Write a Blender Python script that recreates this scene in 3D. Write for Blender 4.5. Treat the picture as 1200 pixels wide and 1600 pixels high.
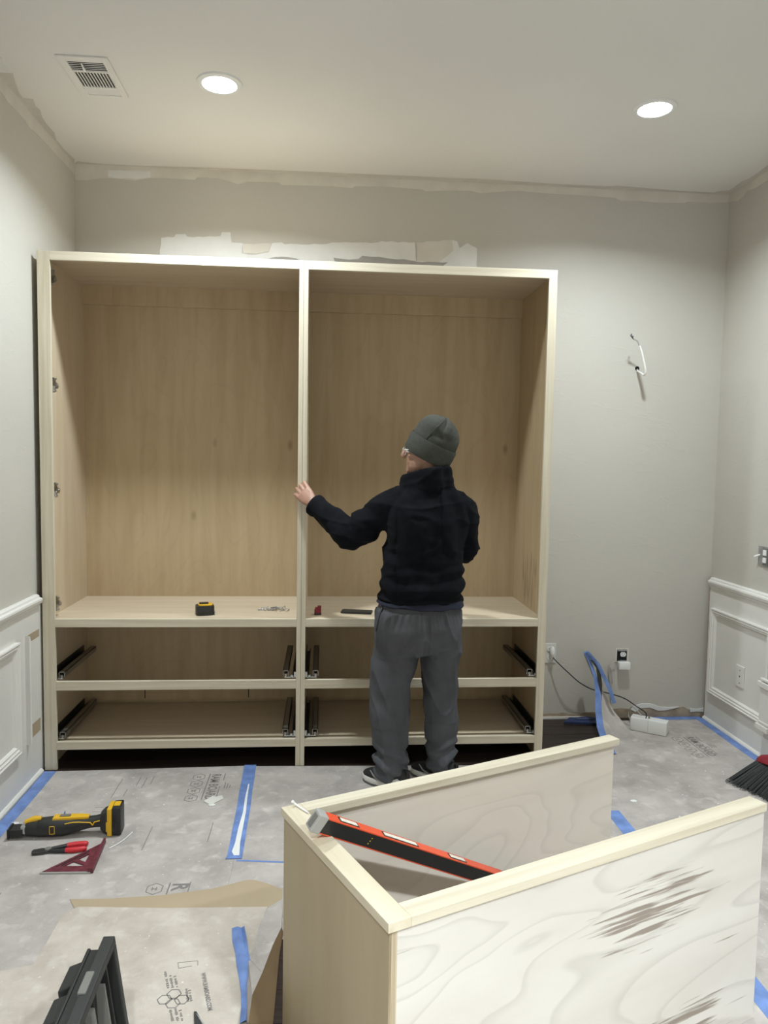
import bpy, bmesh, math, random
from mathutils import Vector, Matrix, noise
random.seed(7)
scene = bpy.context.scene
for o in list(bpy.data.objects): bpy.data.objects.remove(o)
C = scene.collection
PI = math.pi

# ------------------------------------------------------------------ camera
F_PX = 1157.1
CAM = Vector((1.3409, -4.1789, 1.5125))
CR = Vector((0.99661485, -0.08045365, 0.0169131))
CU = Vector((-0.01104353, 0.07284914, 0.99728183))
CF = Vector((0.08146707, 0.99409266, -0.07171405))
cam_d = bpy.data.cameras.new('camera'); cam = bpy.data.objects.new('camera', cam_d); C.objects.link(cam)
cam_d.sensor_fit = 'HORIZONTAL'; cam_d.sensor_width = 36.0; cam_d.lens = F_PX / 1200 * 36.0
cam_d.clip_start = 0.05; cam_d.clip_end = 50
M = Matrix.Identity(4)
for i in range(3): M[i][0] = CR[i]; M[i][1] = CU[i]; M[i][2] = -CF[i]; M[i][3] = CAM[i]
cam.matrix_world = M
scene.camera = cam

# ------------------------------------------------------------------ world, light levels, exposure
w = bpy.data.worlds.new('world'); scene.world = w; w.use_nodes = True
w.node_tree.nodes['Background'].inputs[0].default_value = (0.8, 0.85, 1.0, 1)
w.node_tree.nodes['Background'].inputs[1].default_value = 0.05
LAMP_W = 23.0                      # each recessed downlight
LAMP_COL = (0.86, 0.955, 1.0)
LAMPS = [(0.893, -0.95, 1.0, 146), (2.755, -0.95, 0.82, 146), (1.00, -4.5, 1.3, 112), (2.60, -4.5, 2.6, 112)]   # x, y, relative power, beam
vs = scene.view_settings
vs.view_transform = 'Standard'; vs.look = 'None'; vs.gamma = 1.0; vs.use_curve_mapping = False
vs.exposure = 0.48

# ------------------------------------------------------------------ where a picture point lies on a surface of the room
def ray(x, y): return CF + CR * ((x - 600) / F_PX) + CU * ((800 - y) / F_PX)
def fl(x, y, z=0.0):
    d = ray(x, y); return CAM + d * ((z - CAM.z) / d.z)
def wb(x, y, Y=0.0):
    d = ray(x, y); return CAM + d * ((Y - CAM.y) / d.y)
def wx(x, y, X=0.0):
    d = ray(x, y); return CAM + d * ((X - CAM.x) / d.x)

RW, RH, RY = 3.634, 3.05, -5.6      # room width, height, wall behind the camera

# ------------------------------------------------------------------ materials
def nt_new(name):
    m = bpy.data.materials.new(name); m.use_nodes = True
    nt = m.node_tree; b = nt.nodes['Principled BSDF']; return m, nt, b
def N(nt, t, **kw):
    n = nt.nodes.new(t)
    for k, v in kw.items():
        if k in n.inputs: n.inputs[k].default_value = v
        else: setattr(n, k, v)
    return n
def L(nt, a, b): nt.links.new(a, b)
def coords(nt, scale=(1, 1, 1), rot=(0, 0, 0), loc=(0, 0, 0)):
    t = N(nt, 'ShaderNodeTexCoord'); mp = N(nt, 'ShaderNodeMapping')
    mp.inputs['Scale'].default_value = scale; mp.inputs['Rotation'].default_value = rot; mp.inputs['Location'].default_value = loc
    L(nt, t.outputs['Object'], mp.inputs['Vector']); return mp.outputs['Vector']
def ramp(nt, fac, stops):
    r = N(nt, 'ShaderNodeValToRGB'); L(nt, fac, r.inputs['Fac'])
    while len(r.color_ramp.elements) < len(stops): r.color_ramp.elements.new(0.5)
    for e, (p, c) in zip(r.color_ramp.elements, stops):
        e.position = p; e.color = (c[0], c[1], c[2], 1) if not isinstance(c, (int, float)) else (c, c, c, 1)
    return r.outputs['Color']
def mixc(nt, fac, a, b):
    m = N(nt, 'ShaderNodeMix', data_type='RGBA')
    if hasattr(fac, 'links'): L(nt, fac, m.inputs[0])
    else: m.inputs[0].default_value = fac
    for s, v in ((6, a), (7, b)):
        if hasattr(v, 'links'): L(nt, v, m.inputs[s])
        else: m.inputs[s].default_value = (v[0], v[1], v[2], 1)
    return m.outputs[2]
def math_n(nt, op, a, b=None):
    m = N(nt, 'ShaderNodeMath', operation=op)
    for i, v in enumerate((a, b)):
        if v is None: continue
        if hasattr(v, 'links'): L(nt, v, m.inputs[i])
        else: m.inputs[i].default_value = v
    return m.outputs[0]
def bump(nt, b, h, strength=0.2, dist=0.01):
    n = N(nt, 'ShaderNodeBump'); n.inputs['Strength'].default_value = strength; n.inputs['Distance'].default_value = dist
    L(nt, h, n.inputs['Height']); L(nt, n.outputs['Normal'], b.inputs['Normal'])
def plain(name, col, rough=0.5, metal=0.0, var=0.0, vscale=20.0, bstr=0.0, bscale=200.0, bdist=0.002, spec=None):
    m, nt, b = nt_new(name)
    b.inputs['Base Color'].default_value = (*col, 1); b.inputs['Roughness'].default_value = rough; b.inputs['Metallic'].default_value = metal
    if spec is not None: b.inputs['Specular IOR Level'].default_value = spec
    if var:
        v = coords(nt); n = N(nt, 'ShaderNodeTexNoise', Scale=vscale, Detail=5.0); L(nt, v, n.inputs['Vector'])
        lo = tuple(c * (1 - var) for c in col); hi = tuple(min(1, c * (1 + var)) for c in col)
        L(nt, ramp(nt, n.outputs['Fac'], [(0.3, lo), (0.7, hi)]), b.inputs['Base Color'])
    if bstr:
        v = coords(nt); n = N(nt, 'ShaderNodeTexNoise', Scale=bscale, Detail=3.0); L(nt, v, n.inputs['Vector'])
        bump(nt, b, n.outputs['Fac'], bstr, bdist)
    return m
def wall_paint(name, col, var=0.03, b1=0.16):
    m, nt, b = nt_new(name); b.inputs['Roughness'].default_value = 0.62; b.inputs['Specular IOR Level'].default_value = 0.3
    v = coords(nt); n = N(nt, 'ShaderNodeTexNoise', Scale=1.6, Detail=4.0); L(nt, v, n.inputs['Vector'])
    L(nt, ramp(nt, n.outputs['Fac'], [(0.3, tuple(c * (1 - var) for c in col)), (0.7, tuple(c * (1 + var) for c in col))]), b.inputs['Base Color'])
    # trowel marks: short, mostly level ridges
    v2 = coords(nt, (5, 5, 14)); n2 = N(nt, 'ShaderNodeTexNoise', Scale=1.0, Detail=2.0, Distortion=1.2); L(nt, v2, n2.inputs['Vector'])
    r2 = ramp(nt, n2.outputs['Fac'], [(0.60, 0.0), (0.66, 1.0), (0.72, 0.0)])
    v3 = coords(nt); n3 = N(nt, 'ShaderNodeTexNoise', Scale=160.0, Detail=2.0); L(nt, v3, n3.inputs['Vector'])
    h = math_n(nt, 'ADD', math_n(nt, 'MULTIPLY', r2, 0.5), math_n(nt, 'MULTIPLY', n3.outputs['Fac'], 0.5))
    bump(nt, b, h, b1, 0.004)
    return m
def grain(name, c1, c2, axis='z', fine=60.0, rough=0.55, contour=0.0, knots=False, streak=None, long_=1.6):
    """solid wood / veneer: stretched grain, optional contour figure, optional dark streak zones [(cx,cy,cz,sx,sy,sz)...] in object space"""
    m, nt, b = nt_new(name); b.inputs['Roughness'].default_value = rough; b.inputs['Specular IOR Level'].default_value = 0.3
    sc = {'x': (long_, fine, fine), 'y': (fine, long_, fine), 'z': (fine, fine, long_)}[axis]
    v = coords(nt, sc); n = N(nt, 'ShaderNodeTexNoise', Scale=1.0, Detail=4.0, Distortion=0.4); L(nt, v, n.inputs['Vector'])
    col = ramp(nt, n.outputs['Fac'], [(0.30, c2), (0.62, c1)])
    sc2 = {'x': (0.5, 3, 3), 'y': (3, 0.5, 3), 'z': (3, 3, 0.5)}[axis]
    v2 = coords(nt, sc2); n2 = N(nt, 'ShaderNodeTexNoise', Scale=1.2, Detail=2.0, Distortion=0.6); L(nt, v2, n2.inputs['Vector'])
    col = mixc(nt, math_n(nt, 'MULTIPLY', n2.outputs['Fac'], 0.35), col, tuple(c * 0.8 for c in c2))
    if contour:
        sc3 = {'x': (0.9, 2.6, 2.6), 'y': (2.6, 0.9, 2.6), 'z': (2.6, 2.6, 0.9)}[axis]
        v3 = coords(nt, sc3); n3 = N(nt, 'ShaderNodeTexNoise', Scale=1.15, Detail=2.2, Distortion=0.5); n3.inputs['Roughness'].default_value = 0.42; L(nt, v3, n3.inputs['Vector'])
        s = math_n(nt, 'FRACT', math_n(nt, 'MULTIPLY', n3.outputs['Fac'], 13.0))
        line = ramp(nt, s, [(0.0, 0.0), (0.72, 0.15), (0.93, 1.0), (1.0, 0.0)])
        col = mixc(nt, math_n(nt, 'MULTIPLY', line, contour), col, tuple(c * 0.62 for c in c2))
    if knots:
        v4 = coords(nt, {'x': (2.2, 4.5, 4.5), 'y': (4.5, 2.2, 4.5), 'z': (4.5, 4.5, 2.2)}[axis])
        vo = N(nt, 'ShaderNodeTexVoronoi', Scale=1.0); L(nt, v4, vo.inputs['Vector'])
        k = ramp(nt, vo.outputs['Distance'], [(0.0, 1.0), (0.035, 0.6), (0.085, 0.0)])
        col = mixc(nt, math_n(nt, 'MULTIPLY', k, 0.6), col, (0.16, 0.09, 0.045))
    for z in (streak or []):
        cx, cy, cz, sx, sy, sz = z[:6]
        v5 = coords(nt); sub = N(nt, 'ShaderNodeVectorMath', operation='SUBTRACT'); L(nt, v5, sub.inputs[0]); sub.inputs[1].default_value = (cx, cy, cz)
        dv = N(nt, 'ShaderNodeVectorMath', operation='DIVIDE'); L(nt, sub.outputs[0], dv.inputs[0]); dv.inputs[1].default_value = (sx, sy, sz)
        ln = N(nt, 'ShaderNodeVectorMath', operation='LENGTH'); L(nt, dv.outputs[0], ln.inputs[0])
        mask = ramp(nt, ln.outputs['Value'], [(0.35, 1.0), (1.0, 0.0)])
        sc6 = {'x': (4.5, 95, 95), 'y': (95, 4.5, 95), 'z': (95, 95, 4.5)}[axis]
        v6 = coords(nt, sc6, rot=z[6] if len(z) > 6 else (0, 0, 0)); n6 = N(nt, 'ShaderNodeTexNoise', Scale=1.0, Detail=3.0, Distortion=0.05); L(nt, v6, n6.inputs['Vector'])
        s6 = math_n(nt, 'ADD', n6.outputs['Fac'], math_n(nt, 'MULTIPLY', mask, 0.255))
        s6 = ramp(nt, math_n(nt, 'MULTIPLY', s6, 1.0), [(0.74, 0.0), (0.84, 1.0)])
        col = mixc(nt, math_n(nt, 'MULTIPLY', s6, 0.8), col, (0.20, 0.15, 0.11))
    L(nt, col, b.inputs['Base Color'])
    bump(nt, b, n.outputs['Fac'], 0.06, 0.002)
    return m
def board_paper(name, c1, c2):
    m, nt, b = nt_new(name); b.inputs['Roughness'].default_value = 0.7; b.inputs['Specular IOR Level'].default_value = 0.25
    v = coords(nt); n = N(nt, 'ShaderNodeTexNoise', Scale=5.0, Detail=8.0); n.inputs['Roughness'].default_value = 0.65; L(nt, v, n.inputs['Vector'])
    col = ramp(nt, n.outputs['Fac'], [(0.34, c2), (0.62, c1)])
    n2 = N(nt, 'ShaderNodeTexNoise', Scale=15.0, Detail=8.0, Distortion=0.35); L(nt, v, n2.inputs['Vector'])
    dust = ramp(nt, n2.outputs['Fac'], [(0.55, 0.0), (0.74, 1.0)])
    col = mixc(nt, math_n(nt, 'MULTIPLY', dust, 0.55), col, (0.66, 0.62, 0.57))
    n3 = N(nt, 'ShaderNodeTexNoise', Scale=70.0, Detail=2.0); L(nt, v, n3.inputs['Vector'])
    sp = ramp(nt, n3.outputs['Fac'], [(0.71, 0.0), (0.75, 1.0)])
    col = mixc(nt, math_n(nt, 'MULTIPLY', sp, 0.5), col, (0.78, 0.75, 0.71))
    L(nt, col, b.inputs['Base Color'])
    bump(nt, b, n.outputs['Fac'], 0.25, 0.01)
    return m
def emis(name, col, s):
    m, nt, b = nt_new(name); b.inputs['Base Color'].default_value = (0.9, 0.9, 0.9, 1)
    b.inputs['Emission Color'].default_value = (*col, 1); b.inputs['Emission Strength'].default_value = s; return m

MAT = dict(
    wall=wall_paint('greige_wall_paint', (0.545, 0.52, 0.468)),
    ceiling=wall_paint('ceiling_paint', (0.76, 0.74, 0.705), 0.02, 0.12),
    trim=plain('white_trim_paint', (0.74, 0.72, 0.675), 0.38, var=0.02, vscale=6, bstr=0.1, bscale=60),
    skim=plain('skim_coat', (0.74, 0.735, 0.715), 0.8, var=0.05, vscale=9, bstr=0.2, bscale=40),
    bare=plain('bare_drywall', (0.66, 0.625, 0.56), 0.85, var=0.07, vscale=7, bstr=0.2, bscale=80),
    bare_ceil=plain('bare_ceiling_strip', (0.60, 0.565, 0.51), 0.85, var=0.06, vscale=8),
    torn=plain('torn_drywall_paper', (0.36, 0.29, 0.21), 0.9, var=0.25, vscale=14, bstr=0.5, bscale=50),
    grey_patch=plain('grey_wall_patch', (0.36, 0.345, 0.32), 0.8, var=0.08, vscale=14),
    floorwood=grain('espresso_floor', (0.040, 0.026, 0.020), (0.014, 0.009, 0.008), 'x', 50, 0.34),
    paper=board_paper('floor_board_paper', (0.475, 0.432, 0.402), (0.345, 0.312, 0.29)),
    paper_b=board_paper('floor_board_overlay', (0.56, 0.50, 0.435), (0.42, 0.365, 0.31)),
    kraft=plain('kraft_board', (0.40, 0.315, 0.21), 0.8, var=0.05, vscale=4, bstr=0.05),
    kraft_d=plain('kraft_underside', (0.17, 0.11, 0.052), 0.85, var=0.08, vscale=8),
    ink=plain('print_ink', (0.16, 0.14, 0.135), 0.8),
    ink_l=plain('worn_print_ink', (0.20, 0.18, 0.17), 0.8),
    tape=plain('blue_masking_tape', (0.145, 0.235, 0.50), 0.55, var=0.25, vscale=16, bstr=0.2, bscale=70),
    tape_d=plain('dark_blue_tape', (0.02, 0.035, 0.10), 0.6),
    poplar_v=grain('poplar_upright', (0.72, 0.655, 0.52), (0.56, 0.49, 0.36), 'z', 45, 0.5),
    poplar_h=grain('poplar_level', (0.72, 0.655, 0.52), (0.57, 0.50, 0.37), 'x', 45, 0.5),
    poplar_y=grain('poplar_end', (0.74, 0.665, 0.52), (0.62, 0.53, 0.38), 'y', 30, 0.5),
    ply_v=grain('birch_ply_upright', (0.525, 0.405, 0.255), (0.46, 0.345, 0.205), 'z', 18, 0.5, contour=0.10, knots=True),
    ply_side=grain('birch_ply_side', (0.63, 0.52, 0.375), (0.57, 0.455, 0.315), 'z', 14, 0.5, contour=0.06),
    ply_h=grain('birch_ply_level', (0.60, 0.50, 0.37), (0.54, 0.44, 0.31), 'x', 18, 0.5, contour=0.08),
    ply_streak=grain('birch_ply_streaked', (0.525, 0.405, 0.255), (0.46, 0.345, 0.205), 'z', 18, 0.5, contour=0.10, streak=[(0.6, -0.06, 0.88, 9.0, 0.30, 0.26)]),
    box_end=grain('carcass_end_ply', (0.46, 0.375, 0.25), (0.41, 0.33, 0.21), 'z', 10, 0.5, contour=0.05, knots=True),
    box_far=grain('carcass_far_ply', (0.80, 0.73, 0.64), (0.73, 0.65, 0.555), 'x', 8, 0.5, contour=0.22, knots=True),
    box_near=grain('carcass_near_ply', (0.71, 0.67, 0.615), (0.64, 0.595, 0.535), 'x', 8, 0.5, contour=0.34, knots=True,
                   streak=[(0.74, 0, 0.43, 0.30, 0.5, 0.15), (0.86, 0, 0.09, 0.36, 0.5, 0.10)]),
    ply_edge=grain('ply_edge', (0.62, 0.52, 0.37), (0.24, 0.17, 0.10), 'z', 150, 0.7),
    steel=plain('zinc_steel', (0.55, 0.56, 0.56), 0.35, 0.9),
    slide=plain('grey_slide_steel', (0.30, 0.285, 0.26), 0.4, 0.75),
    slide_d=plain('dark_slide_steel', (0.06, 0.06, 0.055), 0.4, 0.5),
    nickel=plain('nickel_hinge', (0.36, 0.34, 0.30), 0.35, 0.85),
    white_pl=plain('white_plastic', (0.80, 0.80, 0.78), 0.35),
    ivory_pl=plain('ivory_plastic', (0.66, 0.65, 0.60), 0.4),
    black_pl=plain('black_plastic', (0.014, 0.015, 0.015), 0.42),
    black_pl2=plain('charcoal_plastic', (0.020, 0.021, 0.020), 0.5, bstr=0.15, bscale=300),
    grey_pl=plain('grey_plastic', (0.17, 0.165, 0.15), 0.5),
    lgrey_pl=plain('light_grey_plastic', (0.36, 0.35, 0.33), 0.5),
    yellow=plain('yellow_plastic', (0.72, 0.42, 0.02), 0.4),
    red=plain('red_grip', (0.55, 0.02, 0.03), 0.4),
    red_d=plain('dark_red_plastic', (0.22, 0.012, 0.022), 0.42, var=0.15, vscale=30),
    maroon=plain('maroon_square', (0.13, 0.022, 0.035), 0.45, var=0.35, vscale=60),
    orange=plain('level_red', (0.72, 0.085, 0.03), 0.35),
    clear=plain('pale_vial', (0.78, 0.72, 0.62), 0.15),
    galv=plain('galvanised_box', (0.40, 0.40, 0.39), 0.5, 0.6, var=0.15, vscale=60),
    hole=plain('dark_void', (0.006, 0.006, 0.006), 0.9),
    cord=plain('black_cord', (0.012, 0.014, 0.022), 0.5),
    cord_g=plain('grey_cord', (0.42, 0.41, 0.39), 0.5),
    cord_w=plain('white_cable', (0.82, 0.82, 0.80), 0.4),
    fleece=plain('navy_fleece', (0.0046, 0.0052, 0.0074), 0.95, var=0.25, vscale=30, bstr=0.5, bscale=420, bdist=0.003, spec=0.15),
    sweat=plain('grey_sweatpants', (0.085, 0.088, 0.096), 0.95, var=0.12, vscale=14, bstr=0.35, bscale=500, bdist=0.002, spec=0.15),
    knit=plain('olive_knit', (0.062, 0.064, 0.054), 0.95, var=0.10, vscale=40, bstr=0.5, bscale=350, bdist=0.003, spec=0.15),
    skin=plain('skin', (0.36, 0.20, 0.14), 0.5, var=0.12, vscale=25, bstr=0.1, bscale=250),
    navy_tee=plain('navy_undershirt', (0.010, 0.012, 0.028), 0.9),
    shoe_k=plain('black_shoe_mesh', (0.016, 0.016, 0.016), 0.8, bstr=0.3, bscale=600),
    shoe_w=plain('white_shoe_rubber', (0.70, 0.69, 0.64), 0.55),
    shoe_g=plain('grey_shoe_rubber', (0.10, 0.10, 0.095), 0.6),
    bristle=plain('broom_bristle', (0.02, 0.024, 0.022), 0.6),
    lens=emis('lit_lens', (1.0, 0.99, 0.97), 14.0),
    eye=plain('eye_white', (0.8, 0.78, 0.75), 0.3),
)

# ------------------------------------------------------------------ mesh helpers
class MB:
    def __init__(s): s.v = []; s.f = []; s.m = []
    def add(s, vs_, fs, mi=0):
        o = len(s.v); s.v += [Vector(p) for p in vs_]; s.f += [tuple(i + o for i in f) for f in fs]; s.m += [mi] * len(fs); return s
    def box(s, a, b, mi=0, mat=None):
        x0, y0, z0 = a; x1, y1, z1 = b
        P = [(x0, y0, z0), (x1, y0, z0), (x1, y1, z0), (x0, y1, z0), (x0, y0, z1), (x1, y0, z1), (x1, y1, z1), (x0, y1, z1)]
        if mat is not None: P = [mat @ Vector(p) for p in P]
        return s.add(P, [(0, 3, 2, 1), (4, 5, 6, 7), (0, 1, 5, 4), (1, 2, 6, 5), (2, 3, 7, 6), (3, 0, 4, 7)], mi)
    def prism(s, poly, ext, mi=0):
        """closed outline (3-D points) pushed along ext"""
        n = len(poly); e = Vector(ext); P = [Vector(p) for p in poly]
        nr = Vector((0, 0, 0))
        for i in range(n):
            a, b = P[i], P[(i + 1) % n]; nr += a.cross(b)
        if nr.dot(e) > 0: P = P[::-1]
        Q = [p + e for p in P]
        fs = [tuple(range(n)), tuple(range(2 * n - 1, n - 1, -1))] + [(i, n + i, n + (i + 1) % n, (i + 1) % n) for i in range(n)]
        return s.add(P + Q, fs, mi)
    def rings(s, R, mi=0, cap=True, closed=False):
        n = len(R[0]); V = [p for r in R for p in r]; fs = []
        K = len(R) if closed else len(R) - 1
        for k in range(K):
            k2 = (k + 1) % len(R)
            for i in range(n):
                j = (i + 1) % n; fs.append((k * n + i, k * n + j, k2 * n + j, k2 * n + i))
        if cap and not closed:
            fs.append(tuple(range(n - 1, -1, -1))); fs.append(tuple((len(R) - 1) * n + i for i in range(n)))
        return s.add(V, fs, mi)
    def tube(s, pts, rad, n=10, mi=0, cap=True, side=None, sub=1):
        P = [Vector(p) for p in pts]
        Rr = [(r, r) if isinstance(r, (int, float)) else tuple(r) for r in (rad if isinstance(rad, (list, tuple)) else [rad] * len(P))]
        if sub > 1:
            Q, S = [], []
            for i in range(len(P) - 1):
                p0, p1, p2, p3 = P[max(i - 1, 0)], P[i], P[i + 1], P[min(i + 2, len(P) - 1)]
                for k in range(sub):
                    t = k / sub
                    Q.append(0.5 * ((2 * p1) + (p2 - p0) * t + (2 * p0 - 5 * p1 + 4 * p2 - p3) * t * t + (3 * p1 - p0 - 3 * p2 + p3) * t ** 3))
                    tt = t * t * (3 - 2 * t)
                    S.append(tuple(Rr[i][q] * (1 - tt) + Rr[i + 1][q] * tt for q in (0, 1)))
            Q.append(P[-1]); S.append(Rr[-1]); P, Rr = Q, S
        T = []
        for i in range(len(P)):
            d = P[min(i + 1, len(P) - 1)] - P[max(i - 1, 0)]; T.append(d.normalized() if d.length > 1e-9 else Vector((0, 0, 1)))
        u = Vector(side) if side is not None else (Vector((0, 0, 1)) if abs(T[0].z) < 0.9 else Vector((1, 0, 0)))
        R = []
        for p, t, r in zip(P, T, Rr):
            u = u - t * u.dot(t)
            if u.length < 1e-6: u = t.orthogonal()
            u.normalize(); v = t.cross(u)
            R.append([p + u * (r[0] * math.cos(a)) + v * (r[1] * math.sin(a)) for a in (2 * PI * k / n for k in range(n))])
        return s.rings(R, mi, cap)
    def cyl(s, a, b, r, n=16, mi=0): return s.tube([a, b], r, n, mi)
    def ball(s, c, r, n=14, m=8, mi=0, axes=None):
        c = Vector(c); rx, ry, rz = (r, r, r) if isinstance(r, (int, float)) else r
        A = axes or (Vector((1, 0, 0)), Vector((0, 1, 0)), Vector((0, 0, 1)))
        R = []
        for k in range(m + 1):
            ph = -PI / 2 + PI * min(max(k / m, 0.02), 0.98)
            R.append([c + A[0] * (rx * math.cos(ph) * math.cos(t)) + A[1] * (ry * math.cos(ph) * math.sin(t)) + A[2] * (rz * math.sin(ph)) for t in (2 * PI * i / n for i in range(n))])
        return s.rings(R, mi)
    def mesh(s, name):
        me = bpy.data.meshes.new(name); me.from_pydata([tuple(p) for p in s.v], [], s.f); me.update(); return me

def WM(o):
    m = Matrix.Identity(4)
    while o is not None: m = o.matrix_basis @ m; o = o.parent
    return m
def finish(me, mats, mi=None, smooth=None, bevel=0.0):
    for m in (mats if isinstance(mats, (list, tuple)) else [mats]): me.materials.append(MAT[m] if isinstance(m, str) else m)
    if mi and any(mi): me.polygons.foreach_set('material_index', mi)
    bm = bmesh.new(); bm.from_mesh(me)
    if bevel:
        ed = [e for e in bm.edges if len(e.link_faces) == 2 and e.calc_face_angle(0) > 0.5]
        bmesh.ops.bevel(bm, geom=ed, offset=bevel, segments=2, profile=0.6, affect='EDGES', clamp_overlap=True)
    bmesh.ops.recalc_face_normals(bm, faces=bm.faces)
    bm.to_mesh(me); bm.free()
    if smooth is not None:
        me.polygons.foreach_set('use_smooth', [True] * len(me.polygons))
        me.set_sharp_from_angle(angle=math.radians(smooth))
    me.update()
def part(name, mb, mats, parent, smooth=None, bevel=0.0, world=True, label=None, kind=None):
    """one mesh object under a parent; vertices given in world space unless world=False"""
    if parent is not None and world:
        inv = WM(parent).inverted(); mb.v = [inv @ p for p in mb.v]
    me = mb.mesh(name); finish(me, mats, mb.m, smooth, bevel)
    o = bpy.data.objects.new(name, me); C.objects.link(o); o.parent = parent
    if label: o['label'] = label
    if kind: o['kind'] = kind
    return o
def tag(o, label, cat, group=None):
    o['label'] = label; o['category'] = cat
    if group: o['group'] = group
    return o
def thing(name, label, cat, loc, rotz=0.0, group=None):
    o = bpy.data.objects.new(name, None); C.objects.link(o); o.empty_display_size = 0.05
    o.location = loc; o.rotation_euler = (0, 0, rotz); return tag(o, label, cat, group)
def single(name, mb, mats, label, cat, loc=None, smooth=None, bevel=0.0, group=None, kind=None):
    """a thing that is one mesh; vertices in world space, origin moved to loc"""
    if loc is None:
        xs = [p.x for p in mb.v]; ys = [p.y for p in mb.v]; zs = [p.z for p in mb.v]
        loc = Vector(((min(xs) + max(xs)) / 2, (min(ys) + max(ys)) / 2, min(zs)))
    loc = Vector(loc); mb.v = [p - loc for p in mb.v]
    me = mb.mesh(name); finish(me, mats, mb.m, smooth, bevel)
    o = bpy.data.objects.new(name, me); C.objects.link(o); o.location = loc; tag(o, label, cat, group)
    if kind: o['kind'] = kind
    return o
def struct(name, mb, mats, label=None, smooth=None, bevel=0.0):
    me = mb.mesh(name); finish(me, mats, mb.m, smooth, bevel)
    o = bpy.data.objects.new(name, me); C.objects.link(o); o['kind'] = 'structure'
    if label: o['label'] = label
    return o
def clone(o, parent=None):
    c = o.copy(); C.objects.link(c)
    if parent is not None: c.parent = parent
    for ch in o.children: clone(ch, c)
    return c
def rough(poly, amp, step, seed=0, closed=True):
    rnd = random.Random(seed); out = []
    n = len(poly)
    for i in range(n if closed else n - 1):
        a, b = Vector(poly[i]), Vector(poly[(i + 1) % n]); d = b - a; k = max(1, int(d.length / step))
        out.append(a)
        for j in range(1, k):
            out.append(a + d * (j / k) + Vector((rnd.uniform(-1, 1), rnd.uniform(-1, 1), rnd.uniform(-1, 1))) * amp)
    if not closed: out.append(Vector(poly[-1]))
    return out
def text_mesh(txt, size):
    cu = bpy.data.curves.new('t', 'FONT'); cu.body = txt; cu.size = size; cu.resolution_u = 2; cu.offset = size * 0.03
    o = bpy.data.objects.new('t', cu); C.objects.link(o)
    dg = bpy.context.evaluated_depsgraph_get(); me = bpy.data.meshes.new_from_object(o.evaluated_get(dg))
    V = [v.co.copy() for v in me.vertices]; Fs = [tuple(p.vertices) for p in me.polygons]
    bpy.data.objects.remove(o); bpy.data.curves.remove(cu); bpy.data.meshes.remove(me); return V, Fs
def voxel(mb, size, smooth_it=4):
    """fuse overlapping closed pieces into one continuous skin"""
    me = mb.mesh('tmp'); o = bpy.data.objects.new('tmp', me); C.objects.link(o)
    r = o.modifiers.new('r', 'REMESH'); r.mode = 'VOXEL'; r.voxel_size = size
    if smooth_it:
        k = o.modifiers.new('s', 'SMOOTH'); k.iterations = smooth_it; k.factor = 0.5
    dg = bpy.context.evaluated_depsgraph_get(); m2 = bpy.data.meshes.new_from_object(o.evaluated_get(dg))
    bpy.data.objects.remove(o); bpy.data.meshes.remove(me); return m2
def skin_part(name, me, mat, parent, disp=None, top=False):
    if disp:
        nr = [v.normal.copy() for v in me.vertices]
        for v, n in zip(me.vertices, nr): v.co += n * disp(v.co)
    inv = WM(parent).inverted() if parent is not None else Matrix.Identity(4)
    me.transform(inv); me.name = name; me.materials.append(MAT[mat])
    me.polygons.foreach_set('use_smooth', [True] * len(me.polygons)); me.update()
    o = bpy.data.objects.new(name, me); C.objects.link(o); o.parent = parent; return o

# ================================================================== THE ROOM
FL = struct('floor', MB().box((-0.1, RY - 0.1, -0.10), (RW + 0.1, 0.1, -0.012)), 'floorwood', 'dark espresso wood strip floor')
rows = 0; y = 0.0
rnd = random.Random(3)
while y > RY:
    cuts = [0.0] + sorted([rnd.uniform(0.5, 1.6), rnd.uniform(1.9, 3.1)]) + [RW]
    for a, b in zip(cuts[:-1], cuts[1:]):
        part('plank', MB().box((a + 0.0008, y - 0.1262, -0.012), (b - 0.0008, y - 0.0008, 0.0)), 'floorwood', FL)
    y -= 0.127; rows += 1
CE = struct('ceiling', MB().box((-0.1, RY - 0.1, RH), (RW + 0.1, 0.1, RH + 0.1)), 'ceiling', 'off-white painted ceiling')
WBk = struct('wall_back', MB().box((-0.1, 0.0, -0.1), (RW + 0.1, 0.1, RH)), 'wall', 'greige back wall with skim-coat patches and torn trim lines')
WL = struct('wall_left', MB().box((-0.1, RY, -0.1), (0.0, 0.0, RH)), 'wall', 'greige left wall above white wainscot')
WR = struct('wall_right', MB().box((RW, RY, -0.1), (RW + 0.1, 0.0, RH)), 'wall', 'greige right wall above white wainscot')
struct('wall_front', MB().box((-0.1, RY - 0.1, -0.1), (RW + 0.1, RY, RH)), 'wall', 'greige wall behind the camera')

# bare bands where the crown moulding was pulled off
T = 0.0015
low = [(118, 281), (135, 282), (152, 279), (170, 278), (190, 280), (210, 282), (235, 278), (250, 278), (304, 281), (308, 277), (340, 278), (360, 284), (372, 288), (388, 284), (435, 285), (440, 289), (480, 290), (520, 291), (550, 294), (555, 291), (600, 291.5), (660, 296), (664, 299), (700, 298), (735, 298), (750, 302), (775, 300), (810, 298), (850, 302), (905, 305), (960, 309), (970, 314), (1000, 314), (1036, 317), (1070, 317), (1074, 315), (1110, 317), (1137, 316)]
pts = [wb(*p) for p in low]
part('bare_drywall_band', MB().prism(pts + [Vector((RW, 0, RH)), Vector((0, 0, RH))], (0, -T, 0)), 'bare', WBk)
low = [(0, 142), (6, 150), (11, 159), (24, 172), (39, 188), (46, 200), (60, 212), (74, 227), (87, 242), (98, 253), (108, 263), (117, 274)]
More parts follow.
